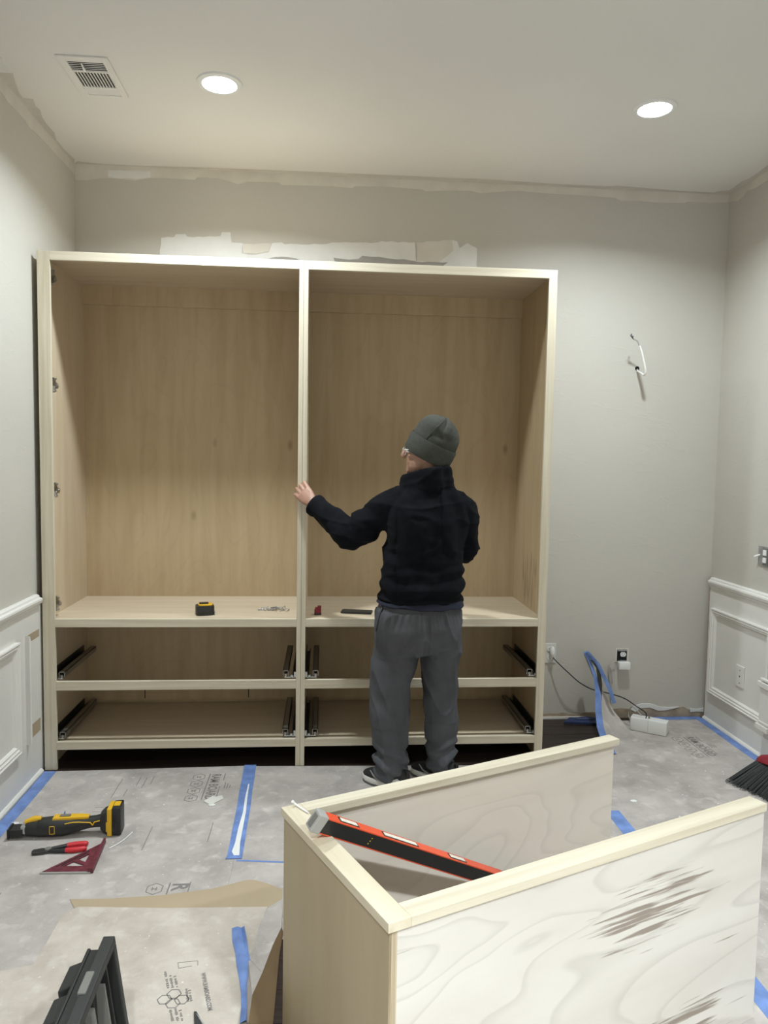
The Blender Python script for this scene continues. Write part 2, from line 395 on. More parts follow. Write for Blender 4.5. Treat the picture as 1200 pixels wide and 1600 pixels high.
pts = [wx(*p, 0.0) for p in low]; y0 = pts[0].y
part('bare_drywall_band', MB().prism([Vector((0, RY, RH)), Vector((0, RY, 2.94)), Vector((0, -2.4, 2.955)), Vector((0, -1.5, 2.94))] + pts + [Vector((0, -0.002, RH))], (T, 0, 0)), 'bare', WL)
low = [(1137, 316), (1147, 314), (1153, 314), (1162, 307), (1167, 299), (1172, 297), (1180, 294), (1190, 288), (1200, 282)]
pts = [wx(*p, RW) for p in low]
part('bare_drywall_band', MB().prism([Vector((RW, -0.002, RH))] + pts + [Vector((RW, -0.9, 2.95)), Vector((RW, -1.6, 2.97)), Vector((RW, RY, 2.95)), Vector((RW, RY, RH))], (-T, 0, 0)), 'bare', WR)
edge = [(117, 249), (108, 241), (100, 233), (88, 218), (85, 207), (74, 195), (66, 183), (63, 172), (56, 166), (52, 155), (36, 153), (30, 145), (24, 128), (20, 112)]
pts = [fl(*p, RH) for p in edge]
part('bare_ceiling_strip', MB().prism([Vector((0.0, 0, RH))] + pts + [Vector((0.0, pts[-1].y, RH))], (0, 0, -T)), 'bare_ceil', CE)
edge = [(20, 112), (10, 100), (0, 86)]
pts = [fl(*p, RH) for p in edge]
part('torn_ceiling_patch', MB().prism([Vector((0.0, pts[0].y, RH))] + pts + [Vector((0.10, -1.5, RH)), Vector((0.0, -1.6, RH))], (0, 0, -0.006)), 'skim', CE)
edge = [(1200, 258), (1184, 270), (1170, 279), (1160, 283), (1150, 290), (1140, 297), (1122, 299), (1116, 301)]
pts = [fl(*p, RH) for p in edge]
part('bare_ceiling_strip', MB().prism([Vector((RW, pts[0].y, RH))] + pts + [Vector((pts[-1].x, 0, RH)), Vector((RW, 0, RH))], (0, 0, -T)), 'bare_ceil', CE)
edge = [(1116, 301), (1060, 298), (1000, 293), (965, 290), (950, 291), (880, 288), (760, 280), (620, 274), (480, 268), (330, 262), (220, 259), (160, 257), (121, 252)]
pts = [fl(*p, RH) for p in edge]; pts = [Vector((p.x, min(p.y, -0.012), p.z)) for p in pts]
part('bare_ceiling_strip', MB().prism([Vector((pts[0].x, 0, RH))] + pts + [Vector((0, 0, RH))], (0, 0, -T)), 'bare_ceil', CE)

# skim-coat patches on the back wall
def patch(name, px, mat, thick, seed):
    P = [wb(*p) for p in px]; P = [Vector((p.x, 0, p.z)) for p in rough(P, 0.004, 0.03, seed)]
    return part(name, MB().prism(P, (0, -thick, 0)), mat, WBk)
patch('spackle_patch', [(248, 430), (252, 372), (272, 371), (275, 366), (290, 366), (292, 370), (345, 369), (347, 363), (360, 363), (362, 379), (379, 380), (378, 396), (400, 398), (420, 394), (425, 380), (440, 379), (445, 382), (500, 382), (520, 379), (560, 379), (590, 379), (596, 377), (604, 378), (648, 379), (650, 408), (685, 412), (708, 392), (706, 376), (714, 377), (718, 388), (730, 380), (745, 388), (745, 440), (600, 440), (400, 432)], 'skim', 0.003, 1)
patch('spackle_patch', [(651, 379), (710, 375), (712, 392), (690, 410), (651, 408)], 'bare', 0.002, 2)
patch('spackle_patch', [(379, 381), (424, 380), (420, 393), (400, 397), (380, 396)], 'bare', 0.002, 3)
patch('grey_wall_patch', [(521, 403), (535, 405), (545, 406), (560, 405), (566, 400), (600, 403), (640, 407), (660, 410), (700, 410), (690, 417), (600, 414), (524, 411)], 'grey_patch', 0.0045, 4)
patch('grey_wall_patch', [(415, 405), (430, 402), (450, 402), (462, 404), (470, 407), (415, 410)], 'grey_patch', 0.0045, 5)
patch('spackle_patch', [(169, 266), (205, 267), (235, 268), (235, 277), (212, 280), (190, 279), (169, 277)], 'skim', 0.0025, 6)
# torn drywall foot where the baseboard came off
patch('torn_drywall_foot', [(847, 1130), (848, 1115), (880, 1113), (905, 1115), (935, 1112), (955, 1108), (970, 1106), (990, 1108), (1000, 1104), (1018, 1102), (1030, 1107), (1050, 1106), (1068, 1104), (1078, 1110), (1100, 1110), (1103, 1121), (1000, 1123)], 'torn', 0.003, 7)
patch('torn_paper_edge', [(985, 1108), (992, 1102), (1003, 1099), (1015, 1099), (1022, 1101), (1030, 1104), (1045, 1105), (1060, 1104), (1045, 1108), (1028, 1110), (1015, 1105), (1000, 1106), (992, 1112)], 'skim', 0.006, 8)
patch('torn_paper_edge', [(1076, 1106), (1088, 1108), (1099, 1106), (1099, 1112), (1088, 1111), (1078, 1112)], 'skim', 0.006, 9)
part('baseboard_gap_strip', MB().box((2.46, -0.012, 0.0), (2.90, -0.001, 0.012)), 'trim', WBk)

# wainscot: panel, chair rail, panel mouldings, shoe
WP = 0.016
tl = struct('trim_1', MB().box((0.0, RY, 0.0), (WP, -0.03, 0.80)), 'trim', 'white painted wainscot on the left wall')
tr = struct('trim_2', MB().box((RW - WP, RY, 0.0), (RW, -0.028, 0.80)), 'trim', 'white painted wainscot on the right wall')
part('raw_panel_end', MB().box((RW - WP - 0.0005, -0.028, 0.0), (RW, -0.020, 0.85)), 'torn', tr)
def profile_run(name, prof, p0, p1, out, parent, mat='trim', up=Vector((0, 0, 1))):
    p0, p1, out = Vector(p0), Vector(p1), Vector(out); d = p1 - p0
    P = [p0 + out * a + up * b for a, b in prof]
    return part(name, MB().prism(P, d), mat, parent, smooth=25)
RAIL = [(0, 0), (0.010, 0.0), (0.012, 0.010), (0.020, 0.016), (0.022, 0.028), (0.032, 0.036), (0.036, 0.050), (0.034, 0.058), (0.022, 0.062), (0.020, 0.070), (0.012, 0.075), (0, 0.075)]
profile_run('chair_rail', RAIL, (0, RY, 0.778), (0, -0.634, 0.778), (1, 0, 0), tl)
profile_run('chair_rail', RAIL, (RW, RY, 0.775), (RW, -0.030, 0.775), (-1, 0, 0), tr)
PM = [(0, 0), (0.020, 0), (0.022, 0.006), (0.017, 0.012), (0.019, 0.020), (0.012, 0.026), (0.013, 0.034), (0.006, 0.040), (0, 0.042)]
def moulding_frame(x, s, y0, y1, z0, z1, parent, sides='tblr'):
    """picture-frame moulding: profile thick at the outer edge"""
    o = Vector((s, 0, 0))
    def run(a, b, inw):
        a, b, inw = Vector(a), Vector(b), Vector(inw); d = (b - a).normalized()
        A = [a + o * h + inw * k + d * k for h, k in PM]; B = [b + o * h + inw * k - d * k for h, k in PM]
        n = len(A); part('panel_moulding', MB().add(A + B, [tuple(range(n)), tuple(range(2 * n - 1, n - 1, -1))] + [(i, n + i, n + (i + 1) % n, (i + 1) % n) for i in range(n)]), 'trim', parent, smooth=25)
    if 't' in sides: run((x, y0, z1), (x, y1, z1), (0, 0, -1))
    if 'b' in sides: run((x, y0, z0), (x, y1, z0), (0, 0, 1))
    if 'l' in sides: run((x, y0, z0), (x, y0, z1), (0, 1 if y1 > y0 else -1, 0))
    if 'r' in sides: run((x, y1, z0), (x, y1, z1), (0, -1 if y1 > y0 else 1, 0))
moulding_frame(WP, 1, -0.895, -2.3, 0.195, 0.69, tl)
moulding_frame(WP, 1, -2.5, -4.2, 0.195, 0.69, tl)
moulding_frame(WP, 1, -0.800, -0.40, 0.195, 0.695, tl, 'l')
part('bare_wood_strip', MB().box((WP, -0.765, 0.655), (WP + 0.001, -0.635, 0.690)), 'kraft', tl)
part('bare_wood_strip', MB().box((WP, -0.765, 0.205), (WP + 0.001, -0.635, 0.265)), 'kraft', tl)
moulding_frame(RW - WP, -1, -0.075, -0.655, 0.178, 0.678, tr)
moulding_frame(RW - WP, -1, -0.80, -2.6, 0.178, 0.678, tr)
# low moulded box set against the right panel, only its corner blocks in view
for z in (0.165, 0.385):
    part('moulding_corner_block', MB().box((RW - WP - 0.052, -0.72, z), (RW - WP - 0.020, -0.620, z + 0.028)).box((RW - WP - 0.046, -0.72, z + 0.034), (RW - WP - 0.024, -0.635, z + 0.046)), 'trim', tr, bevel=0.003)
part('corner_post', MB().box((RW - WP - 0.042, -0.72, 0.19), (RW - WP - 0.020, -0.635, 0.40)), 'trim', tr, bevel=0.002)
bl = struct('baseboard_left', MB().prism([(WP, RY, 0.0), (WP + 0.014, RY, 0.0), (WP + 0.013, RY, 0.008), (WP + 0.007, RY, 0.016), (WP, RY, 0.018)], (0, -0.636 - RY, 0)), 'trim', 'white shoe moulding at the left wall foot')
br = struct('baseboard_right', MB().prism([(RW - WP, RY, 0.0), (RW - WP - 0.014, RY, 0.0), (RW - WP - 0.013, RY, 0.008), (RW - WP - 0.007, RY, 0.016), (RW - WP, RY, 0.018)], (0, -0.028 - RY, 0)), 'trim', 'white shoe moulding at the right wall foot')

# ================================================================== CEILING FITTINGS
def downlight(x, y, power, beam, label):
    t = thing('recessed_downlight', label, 'ceiling light', (x, y, RH), 0, 'recessed downlights')
    n = 40
    def ring(r, z): return [Vector((x + r * math.cos(2 * PI * i / n), y + r * math.sin(2 * PI * i / n), z)) for i in range(n)]
    part('trim_ring', MB().rings([ring(0.094, RH), ring(0.092, RH - 0.006), ring(0.080, RH - 0.010), ring(0.071, RH - 0.008), ring(0.068, RH - 0.001)], cap=False), 'white_pl', t, smooth=40)
    part('lens', MB().rings([ring(0.070, RH - 0.002), ring(0.066, RH - 0.0065), ring(0.03, RH - 0.0075)]), 'lens', t, smooth=40)
    ld = bpy.data.lights.new('lamp_light', 'AREA'); ld.shape = 'DISK'; ld.size = 0.13; ld.energy = LAMP_W * power; ld.color = LAMP_COL; ld.spread = math.radians(beam)
    lo = bpy.data.objects.new('lamp_light', ld); C.objects.link(lo); lo.parent = t; lo.location = (0, 0, -0.014)
downlight(*LAMPS[0], 'lit round ceiling downlight nearest the air vent, above the left cabinet')
downlight(*LAMPS[1], 'lit round ceiling downlight towards the right wall, away from the vent')
downlight(*LAMPS[2], 'lit round ceiling downlight behind, over the left half of the room')
downlight(*LAMPS[3], 'lit round ceiling downlight behind, over the right half of the room')

vt = thing('air_vent', 'white ceiling air register with dark slatted openings beside the left downlight', 'air vent', (0.385, -0.945, RH))
vx0, vx1, vy0, vy1 = 0.287, 0.485, -1.105, -0.785
gx0, gx1, gy0, gy1 = 0.318, 0.458, -1.068, -0.800
zt = RH - 0.007
part('register_frame', MB().box((vx0, vy0, zt), (gx0, vy1, RH)).box((gx1, vy0, zt), (vx1, vy1, RH)).box((gx0, vy0, zt), (gx1, gy0, RH)).box((gx0, gy1, zt), (gx1, vy1, RH)), 'ceiling', vt, bevel=0.002)
part('duct_backing', MB().box((gx0, gy0, RH - 0.0012), (gx1, gy1, RH - 0.0002)), 'hole', vt)
ym1, ym2 = gy0 + 0.075, gy1 - 0.065
part('crossbar', MB().box((gx0, ym1 - 0.006, zt), (gx1, ym1 + 0.004, RH - 0.0013)), 'ceiling', vt)
part('crossbar', MB().box((gx0, ym2 - 0.004, zt), (gx1, ym2 + 0.004, RH - 0.0013)), 'ceiling', vt)
for i in range(5):
    yy = gy0 + 0.012 + i * 0.0135
    part('slat', MB().box((gx0, yy, RH - 0.0045), (gx1, yy + 0.0030, RH - 0.0030)), 'ceiling', vt)
for i in range(12):
    xx = gx0 + (i + 0.0) * (gx1 - gx0 - 0.004) / 11
    part('slat', MB().box((xx, ym1 + 0.004, zt), (xx + 0.0036, ym2 - 0.004, RH - 0.0013)), 'ceiling', vt)
for i in range(6):
    yy = ym2 + 0.005 + i * 0.0095
    part('slat', MB().prism([(gx0, yy, RH - 0.0014), (gx0, yy + 0.009, RH - 0.005), (gx0, yy + 0.0095, RH - 0.0062), (gx0, yy + 0.0005, RH - 0.003)], (gx1 - gx0, 0, 0)), 'ceiling', vt)
part('damper_lever', MB().tube([(0.372, gy0 + 0.006, zt), (0.374, gy0 + 0.028, zt - 0.008), (0.374, gy0 + 0.044, zt - 0.010)], [0.003, 0.004, 0.006], 8), 'white_pl', vt, smooth=50)

# ================================================================== CABINETS
CY, BK = -0.618, -0.030         # face plane, back panel face
ZB0, ZB1, ZM0, ZM1, ZS0, ZS1, CT = 0.098, 0.136, 0.387, 0.430, 0.692, 0.7315, 2.432
YF = CY + 0.019
def cabinet(name, label, x0, x1, sl, sr, il, ir, rail_mat, streak_side=None):
    t = thing(name, label, 'cabinet', ((x0 + x1) / 2, CY / 2, 0.0))
    part('side_panel', MB().box((il - 0.016, YF, 0.0), (il, -0.012, CT - 0.002)), 'ply_side', t)
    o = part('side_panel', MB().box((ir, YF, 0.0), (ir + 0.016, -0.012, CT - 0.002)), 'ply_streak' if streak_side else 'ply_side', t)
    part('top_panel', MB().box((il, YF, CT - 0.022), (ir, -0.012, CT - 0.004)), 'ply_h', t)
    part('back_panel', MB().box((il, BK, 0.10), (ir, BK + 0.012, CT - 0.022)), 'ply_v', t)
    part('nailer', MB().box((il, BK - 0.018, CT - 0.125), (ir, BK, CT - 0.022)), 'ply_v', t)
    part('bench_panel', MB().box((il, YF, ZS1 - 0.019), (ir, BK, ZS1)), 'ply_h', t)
    part('bottom_panel', MB().box((il, YF + 0.004, ZB1 - 0.022), (ir, BK, ZB1 - 0.004)), 'ply_h', t)
    part('drawer_nailer', MB().box((il, BK - 0.018, 0.150), (ir, BK, 0.235)), 'ply_v', t)
    # face frame
    part('stile', MB().box((x0, CY, 0.0), (x0 + sl, YF, CT)), 'poplar_v', t, bevel=0.0012)
    part('stile', MB().box((x1 - sr, CY, 0.0), (x1, YF, CT)), 'poplar_v', t, bevel=0.0012)
    for nm, a, b in (('top_rail', CT - 0.040, CT), ('bench_rail', ZS0, ZS1), ('middle_rail', ZM0, ZM1), ('bottom_rail', ZB0, ZB1)):
        part(nm, MB().box((x0 + sl, CY + 0.0004, a), (x1 - sr, YF, b)), rail_mat, t, bevel=0.0012)
    # drawer slides
    for z in (ZB1 + 0.004, ZM1 + 0.004):
        for s, xi in ((1, il), (-1, ir)):
            ya, yb = YF + 0.006, -0.10
            def bx(mb, a, b, za, zb, y0=ya, y1=yb): return mb.box((min(xi + s * a, xi + s * b), y0, z + za), (max(xi + s * a, xi + s * b), y1, z + zb))
            m = MB(); bx(m, 0.0, 0.004, 0.0, 0.042); bx(m, 0.0, 0.022, 0.0, 0.003); bx(m, 0.018, 0.022, 0.0, 0.018)
            ds = part('drawer_slide', m, 'slide_d', t)
            m = MB(); bx(m, 0.040, 0.043, 0.004, 0.036); bx(m, 0.040, 0.068, 0.033, 0.036); bx(m, 0.065, 0.068, 0.010, 0.036); bx(m, 0.048, 0.060, 0.008, 0.020)
            part('runner', m, 'slide', ds)
            m = MB(); bx(m, 0.0, 0.030, 0.0, 0.004, ya - 0.004, ya + 0.030); bx(m, 0.0, 0.014, 0.0, 0.030, ya - 0.004, ya + 0.004); bx(m, 0.018, 0.030, 0.0, 0.014, ya - 0.004, ya + 0.01); bx(m, 0.024, 0.060, 0.000, 0.005, ya, ya + 0.02)
            part('front_clip', m, 'steel', ds, bevel=0.001)
            bxm = MB(); bx(bxm, 0.051, 0.058, 0.004, 0.012, ya - 0.006, ya + 0.02); part('release_tab', bxm, 'steel', ds, bevel=0.001)
    return t
CL = cabinet('built_in_cabinet', 'tall unfinished plywood cabinet beside the left wall, with tape measure inside', 0.027, 1.2375, 0.056, 0.021, 0.049, 1.2195, 'poplar_h')
CRt = cabinet('built_in_cabinet', 'tall unfinished plywood cabinet in front of the standing man', 1.2385, 2.4523, 0.021, 0.040, 1.2570, 2.4363, 'poplar_h', True)
# two thin dark upright strips on the nailer behind the left middle rail
for xk in (0.36, 0.93):
    part('dark_strip', MB().box((xk, BK - 0.0195, 0.160), (xk + 0.004, BK - 0.018, 0.215)), 'hole', CL)
# hinge plates along the left cabinet's side
for zc in (2.327, 1.832, 1.339, 0.795):
    x = 0.064; yc = -0.545
    m = MB().box((0.049, yc - 0.012, zc - 0.018), (x, yc + 0.016, zc + 0.018))
    m.prism([(x, yc - 0.006, zc + 0.012), (x, yc + 0.010, zc + 0.010), (x, yc + 0.026, zc - 0.004), (x, yc + 0.012, zc - 0.016), (x, yc - 0.006, zc - 0.012)], (0.020, 0, 0))
    m.prism([(x, yc - 0.022, zc + 0.034), (x, yc - 0.006, zc + 0.036), (x, yc + 0.012, zc + 0.008), (x, yc - 0.004, zc + 0.004)], (0.014, 0, 0))
    m.prism([(x, yc - 0.026, zc - 0.034), (x, yc - 0.010, zc - 0.036), (x, yc + 0.010, zc - 0.010), (x, yc - 0.006, zc - 0.004)], (0.014, 0, 0))
    hp = part('hinge_plate', m, 'nickel', CL, bevel=0.0015)
    for dy, dz in ((-0.012, 0.028), (-0.016, -0.028), (0.008, 0.0)):
        part('screw', MB().cyl((x + 0.006, yc + dy, zc + dz), (x + 0.0225, yc + dy, zc + dz), 0.0045, 10), 'steel', hp, smooth=40)

# ================================================================== SMALL THINGS ON THE BENCH SHELF
tm = thing('tape_measure', 'black and yellow tape measure on the left bench shelf', 'tape measure', (0.762, -0.505, ZS1), 0.25)
def rrect(cx, cy, hx, hy, r, n=5):
    out = []
    for qx, qy, a0 in ((1, 1, 0), (-1, 1, 90), (-1, -1, 180), (1, -1, 270)):
        for k in range(n + 1):
            a = math.radians(a0 + 90 * k / n); out.append((cx + qx * (hx - r) + r * math.cos(a), cy + qy * (hy - r) + r * math.sin(a)))
    return out
def slab(mb, out, z0, z1, mi=0): return mb.prism([(x, y, z0) for x, y in out], (0, 0, z1 - z0), mi)
part('case', slab(MB(), rrect(0, 0, 0.044, 0.042, 0.02), 0.0, 0.046), 'black_pl', tm, smooth=35, bevel=0.004, world=False)
part('yellow_face', slab(MB(), rrect(0.003, 0.004, 0.034, 0.034, 0.016), 0.046, 0.051), 'yellow', tm, smooth=35, bevel=0.001, world=False)
part('belt_clip', slab(MB(), rrect(-0.004, 0.008, 0.022, 0.014, 0.004), 0.051, 0.057), 'black_pl', tm, bevel=0.001, world=False)
part('tape_hook', MB().box((0.043, -0.036, 0.004), (0.047, -0.012, 0.018)), 'steel', tm, world=False)

def make_screw():
    m = MB(); n = 8
    prof = [(0.0, 0.0045), (0.0015, 0.0045), (0.005, 0.0018)] + [(0.006 + k * 0.0022, 0.0022 if k % 2 else 0.0015) for k in range(15)] + [(0.042, 0.0004)]
    R = [[Vector((a, r * math.cos(2 * PI * i / n), r * math.sin(2 * PI * i / n))) for i in range(n)] for a, r in prof]
    m.rings(R); me = m.mesh('screw'); finish(me, 'steel', None, 60); return me
SM = make_screw(); rnd = random.Random(11)
for i in range(26):
    o = bpy.data.objects.new('screw', SM); C.objects.link(o)
    lay = i // 12
    o.location = (1.085 + rnd.gauss(0, 0.026), -0.415 + rnd.gauss(0, 0.018), ZS1 + 0.0046 + lay * 0.0055)
    o.rotation_euler = (0, rnd.uniform(-0.12, 0.12), rnd.uniform(0, 2 * PI)); o.scale = (0.95, 1, 1)
    tag(o, 'zinc screw in the loose pile on the left bench shelf', 'screw', 'screws in the pile on the bench')

rc = thing('small_hand_tool', 'small dark red tool standing on the shelf beside the centre post', 'hand tool', (1.318, -0.520, ZS1), 0.2)
part('body', slab(MB(), rrect(0, 0, 0.016, 0.011, 0.005), 0.0, 0.028), 'red_d', rc, smooth=35, bevel=0.002, world=False)
part('base', slab(MB(), rrect(0, 0, 0.0165, 0.0115, 0.005), 0.0, 0.010), 'black_pl', rc, smooth=35, world=False)
part('cap', MB().box((-0.013, -0.009, 0.028), (0.016, 0.009, 0.038)).box((0.0, -0.007, 0.038), (0.017, 0.007, 0.046)), 'red_d', rc, bevel=0.002, world=False)
ph = thing('phone', 'flat black phone lying on the shelf by the man\'s hip', 'phone', (1.515, -0.468, ZS1), -0.18)
part('body', slab(MB(), rrect(0, 0, 0.078, 0.037, 0.008), 0.0, 0.009), 'black_pl', ph, smooth=35, bevel=0.0015, world=False)
part('screen', slab(MB(), rrect(0, 0, 0.074, 0.033, 0.006), 0.009, 0.0095), 'black_pl2', ph, world=False)

# ================================================================== WALL FITTINGS, CABLES
def receptacle(t, x, y, z, mat='white_pl', s=1.0):
    n = 20
    pts = [(x + 0.017 * s * math.cos(2 * PI * i / n), z + max(-0.013, min(0.013, 0.017 * math.sin(2 * PI * i / n))) * s) for i in range(n)]
    r = part('socket_face', MB().prism([(a, y, b) for a, b in pts], (0, -0.004, 0)), mat, t)
    part('slot', MB().box((x - 0.0075, y - 0.0046, z - 0.001), (x - 0.0055, y - 0.004, z + 0.008)).box((x + 0.0055, y - 0.0046, z - 0.001), (x + 0.0075, y - 0.004, z + 0.008)).box((x - 0.002, y - 0.0046, z - 0.009), (x + 0.002, y - 0.004, z - 0.005)), 'hole', r)
op = thing('wall_outlet', 'white wall outlet with a plate, just right of the cabinet', 'outlet', (2.672, 0, 0.335))
part('plate', MB().box((2.637, -0.006, 0.335), (2.708, 0.0, 0.452)), 'ivory_pl', op, bevel=0.0025)
receptacle(op, 2.672, -0.006, 0.418); receptacle(op, 2.672, -0.006, 0.368)
part('screw', MB().cyl((2.672, -0.0075, 0.442), (2.672, -0.005, 0.442), 0.003, 10), 'steel', op)
ad = thing('plug_adapter', 'rounded white charger plugged into the plated outlet', 'charger', (2.690, -0.011, 0.375))
prof = [(0.0, 0.010, 0.008), (0.006, 0.014, 0.012), (0.03, 0.0155, 0.014), (0.05, 0.013, 0.012), (0.062, 0.007, 0.007)]
part('body', MB().rings([[Vector((2.680 + rx * math.cos(a), -0.026 + ry * math.sin(a), 0.374 + z)) for a in (2 * PI * i / 16 for i in range(16))] for z, rx, ry in prof]), 'white_pl', ad, smooth=50)
part('prong', MB().box((2.673, -0.020, 0.425), (2.675, -0.011, 0.431)).box((2.685, -0.020, 0.425), (2.687, -0.011, 0.431)), 'steel', ad)
c0 = Vector((2.682, -0.028, 0.375))
cpts = [c0, wb(872, 1036, -0.05), wb(888, 1051, -0.07), wb(905, 1066, -0.065), wb(925, 1077, -0.055), wb(950, 1083, -0.065), wb(975, 1091, -0.14), wb(995, 1104, -0.22), wb(1009, 1114, -0.235), Vector((3.165, -0.232, 0.075))]
single('charger_cable', MB().tube(cpts, 0.0032, 8, sub=5), 'cord', 'thin black cord drooping from the charger to the white block', 'cord', smooth=60)
bk = thing('power_block', 'white rectangular power block lying on the floor covering near the right corner', 'power supply', (3.185, -0.235, 0.004), -0.62)
part('body', slab(MB(), rrect(0, 0, 0.098, 0.034, 0.006), 0.0, 0.074), 'white_pl', bk, smooth=35, bevel=0.004, world=False)
part('band', MB().box((-0.003, -0.0348, 0.0), (0.001, 0.0348, 0.0748)), 'ivory_pl', bk, bevel=0.001, world=False)
part('cable_grip', MB().tube([(-0.002, 0.0, 0.074), (-0.004, 0.004, 0.082)], [0.007, 0.004], 10), 'grey_pl', bk, world=False)
lead = [wb(1002, 1117, -0.20), wb(990, 1105, -0.10), wb(985, 1107, -0.06), wb(982, 1117, -0.05), wb(985, 1125, -0.10)]
single('grey_lead', MB().tube([lead[0] + Vector((0, 0, -0.002))] + lead[1:], 0.003, 7, sub=5), 'cord_g', 'short grey looped lead behind the white power block', 'cord', smooth=60)

ob = thing('open_outlet_box', 'uncovered outlet box with white socket, on the back wall', 'outlet', (3.108, 0, 0.345))
part('cut_edge', MB().box((3.068, -0.003, 0.338), (3.150, 0.0, 0.420)), 'bare', ob)
part('box_void', MB().box((3.078, -0.0038, 0.345), (3.138, -0.002, 0.412)), 'hole', ob)
part('yoke', MB().box((3.086, -0.008, 0.340), (3.134, -0.004, 0.348)).box((3.090, -0.008, 0.404), (3.132, -0.004, 0.414)), 'galv', ob)
receptacle(ob, 3.112, -0.008, 0.385)
for xs_ in (3.084, 3.134): part('screw', MB().cyl((xs_, -0.010, 0.408), (xs_, -0.004, 0.408), 0.004, 8), 'galv', ob)
wa = thing('wall_wart', 'white boxy adapter plugged below the uncovered outlet socket', 'adapter', (3.110, -0.012, 0.300))
part('body', MB().box((3.078, -0.045, 0.302), (3.146, -0.009, 0.345)), 'white_pl', wa, bevel=0.005, smooth=40)
part('prong', MB().box((3.104, -0.011, 0.342), (3.107, -0.0085, 0.352)), 'steel', wa)
z1 = [wb(962, 1033, -0.02), wb(953, 1038, -0.02), wb(951, 1048, -0.016), wb(952, 1062, -0.016), wb(954, 1071, -0.016), wb(957, 1066, -0.016), wb(956, 1052, -0.016), wb(954, 1043, -0.014), wb(952, 1056, -0.013), wb(955, 1070, -0.013), wb(954, 1085, -0.012), wb(955, 1104, -0.012)]
single('bundled_wire', MB().tube(z1, 0.0022, 6, sub=4), 'cord_g', 'thin grey wire bundled on the wall beside the adapter', 'wire', smooth=60)

cw = thing('loose_cable', 'white electrical cable sticking out of a hole in the back wall', 'cable', (3.131, 0, 2.045))
hx, hz = 3.131, 2.055
n = 16
part('wall_hole', MB().prism([(hx + 0.013 * math.cos(2 * PI * i / n), 0, hz + 0.013 * math.sin(2 * PI * i / n)) for i in range(n)], (0, -0.0008, 0)), 'hole', cw)
pw = [Vector((hx, -0.002, hz - 0.008)), wb(997, 580, -0.02), wb(1002, 583, -0.06), wb(1006, 586, -0.10), wb(1008.5, 580, -0.115), wb(1006, 565, -0.12), wb(1002, 548, -0.12), wb(999, 540, -0.12)]
part('jacket', MB().tube(pw, 0.0055, 9, sub=5), 'cord_w', cw, smooth=60)
part('inner_wires', MB().tube([wb(999, 540, -0.12), wb(996, 533, -0.12), wb(991, 530, -0.12), wb(988, 527, -0.12)], 0.0036, 8, sub=4), 'lgrey_pl', cw, smooth=60)
part('wire_end', MB().tube([wb(990, 530, -0.12), wb(986, 525, -0.12), wb(987, 522, -0.11)], 0.003, 7).tube([wb(989, 528, -0.125), wb(985, 524, -0.13), wb(990, 526, -0.135)], 0.003, 7), 'black_pl', cw, smooth=60)

sb = thing('switch_box', 'open metal switch box with white rocker pair high on the right wall', 'switch', (RW, -0.54, 0.985))
part('box_frame', MB().box((RW - 0.004, -0.640, 0.985), (RW, -0.470, 1.090)), 'galv', sb)
for yy in (-0.54, -0.60):
    s_ = part('switch_body', MB().box((RW - 0.010, yy - 0.022, 0.992), (RW - 0.004, yy + 0.022, 1.082)), 'grey_pl', sb)
    part('rocker', MB().box((RW - 0.016, yy - 0.014, 1.006), (RW - 0.010, yy + 0.014, 1.034)).box((RW - 0.016, yy - 0.014, 1.044), (RW - 0.010, yy + 0.014, 1.074)), 'white_pl', s_, bevel=0.003)
part('toggle', MB().tube([(RW - 0.004, -0.486, 1.043), (RW - 0.02, -0.480, 1.036), (RW - 0.024, -0.470, 1.030)], 0.005, 8), 'white_pl', sb, smooth=60)
bp = thing('blank_wall_plate', 'white blank cover plate with dark screw holes inside the right wainscot panel', 'wall plate', (RW - WP, -0.386, 0.303))
part('plate', MB().box((RW - WP - 0.007, -0.424, 0.303), (RW - WP, -0.346, 0.420)), 'trim', bp, bevel=0.0025)
for zz in (0.395, 0.362, 0.325):
    part('screw_hole', MB().cyl((RW - WP - 0.0076, -0.388, zz), (RW - WP - 0.0068, -0.388, zz), 0.0045 if zz == 0.362 else 0.0035, 12), 'hole', bp)

# ================================================================== FLOOR COVERING
def ground(name, outline, z0, z1, mat, label, cat, group=None, rough_=0.003, seed=0, step=0.12):
    P = [Vector((p[0], p[1], z0)) for p in outline]
    P = [Vector((p.x, p.y, z0)) for p in rough(P, rough_, step, seed)]
    return single(name, MB().prism(P, (0, 0, z1 - z0)), mat, label, cat, group=group)
S1 = ground('protection_board', [(0.06, -0.640), (0.35, -0.632), (0.70, -0.620), (0.985, -0.612), (1.008, -0.62), (1.0205, -1.47), (1.0205, -1.90), (1.20, -1.93), (1.14, -2.30), (1.1, RY + 0.2), (0.06, RY + 0.2)], 0.0005, 0.0025, 'paper', 'grey floor protection board on the left, under the yellow power tool', 'floor board', 'floor protection boards', 0.0004, 1)
S2 = ground('protection_board', [(1.0085, -0.618), (1.3, -0.628), (1.7, -0.640), (2.2, -0.655), (2.60, -0.66), (2.605, -1.2), (2.60, -2.3), (2.60, RY + 0.2), (1.26, RY + 0.2), (1.245, -1.94), (1.021, -1.902), (1.021, -1.47)], 0.0005, 0.0025, 'paper', 'grey floor protection board in the middle, under the man\'s shoes', 'floor board', 'floor protection boards', 0.0004, 2)
S3 = ground('protection_board', [(2.6055, -0.66), (2.70, -0.60), (2.835, -0.565), (2.95, -0.45), (3.03, -0.30), (3.045, -0.18), (3.06, -0.06), (3.595, -0.035), (3.598, RY + 0.2), (2.601, RY + 0.2), (2.601, -2.3), (2.6055, -1.2)], 0.0005, 0.0025, 'paper', 'grey floor protection board along the right wall, under the broom', 'floor board', 'floor protection boards', 0.0004, 3)

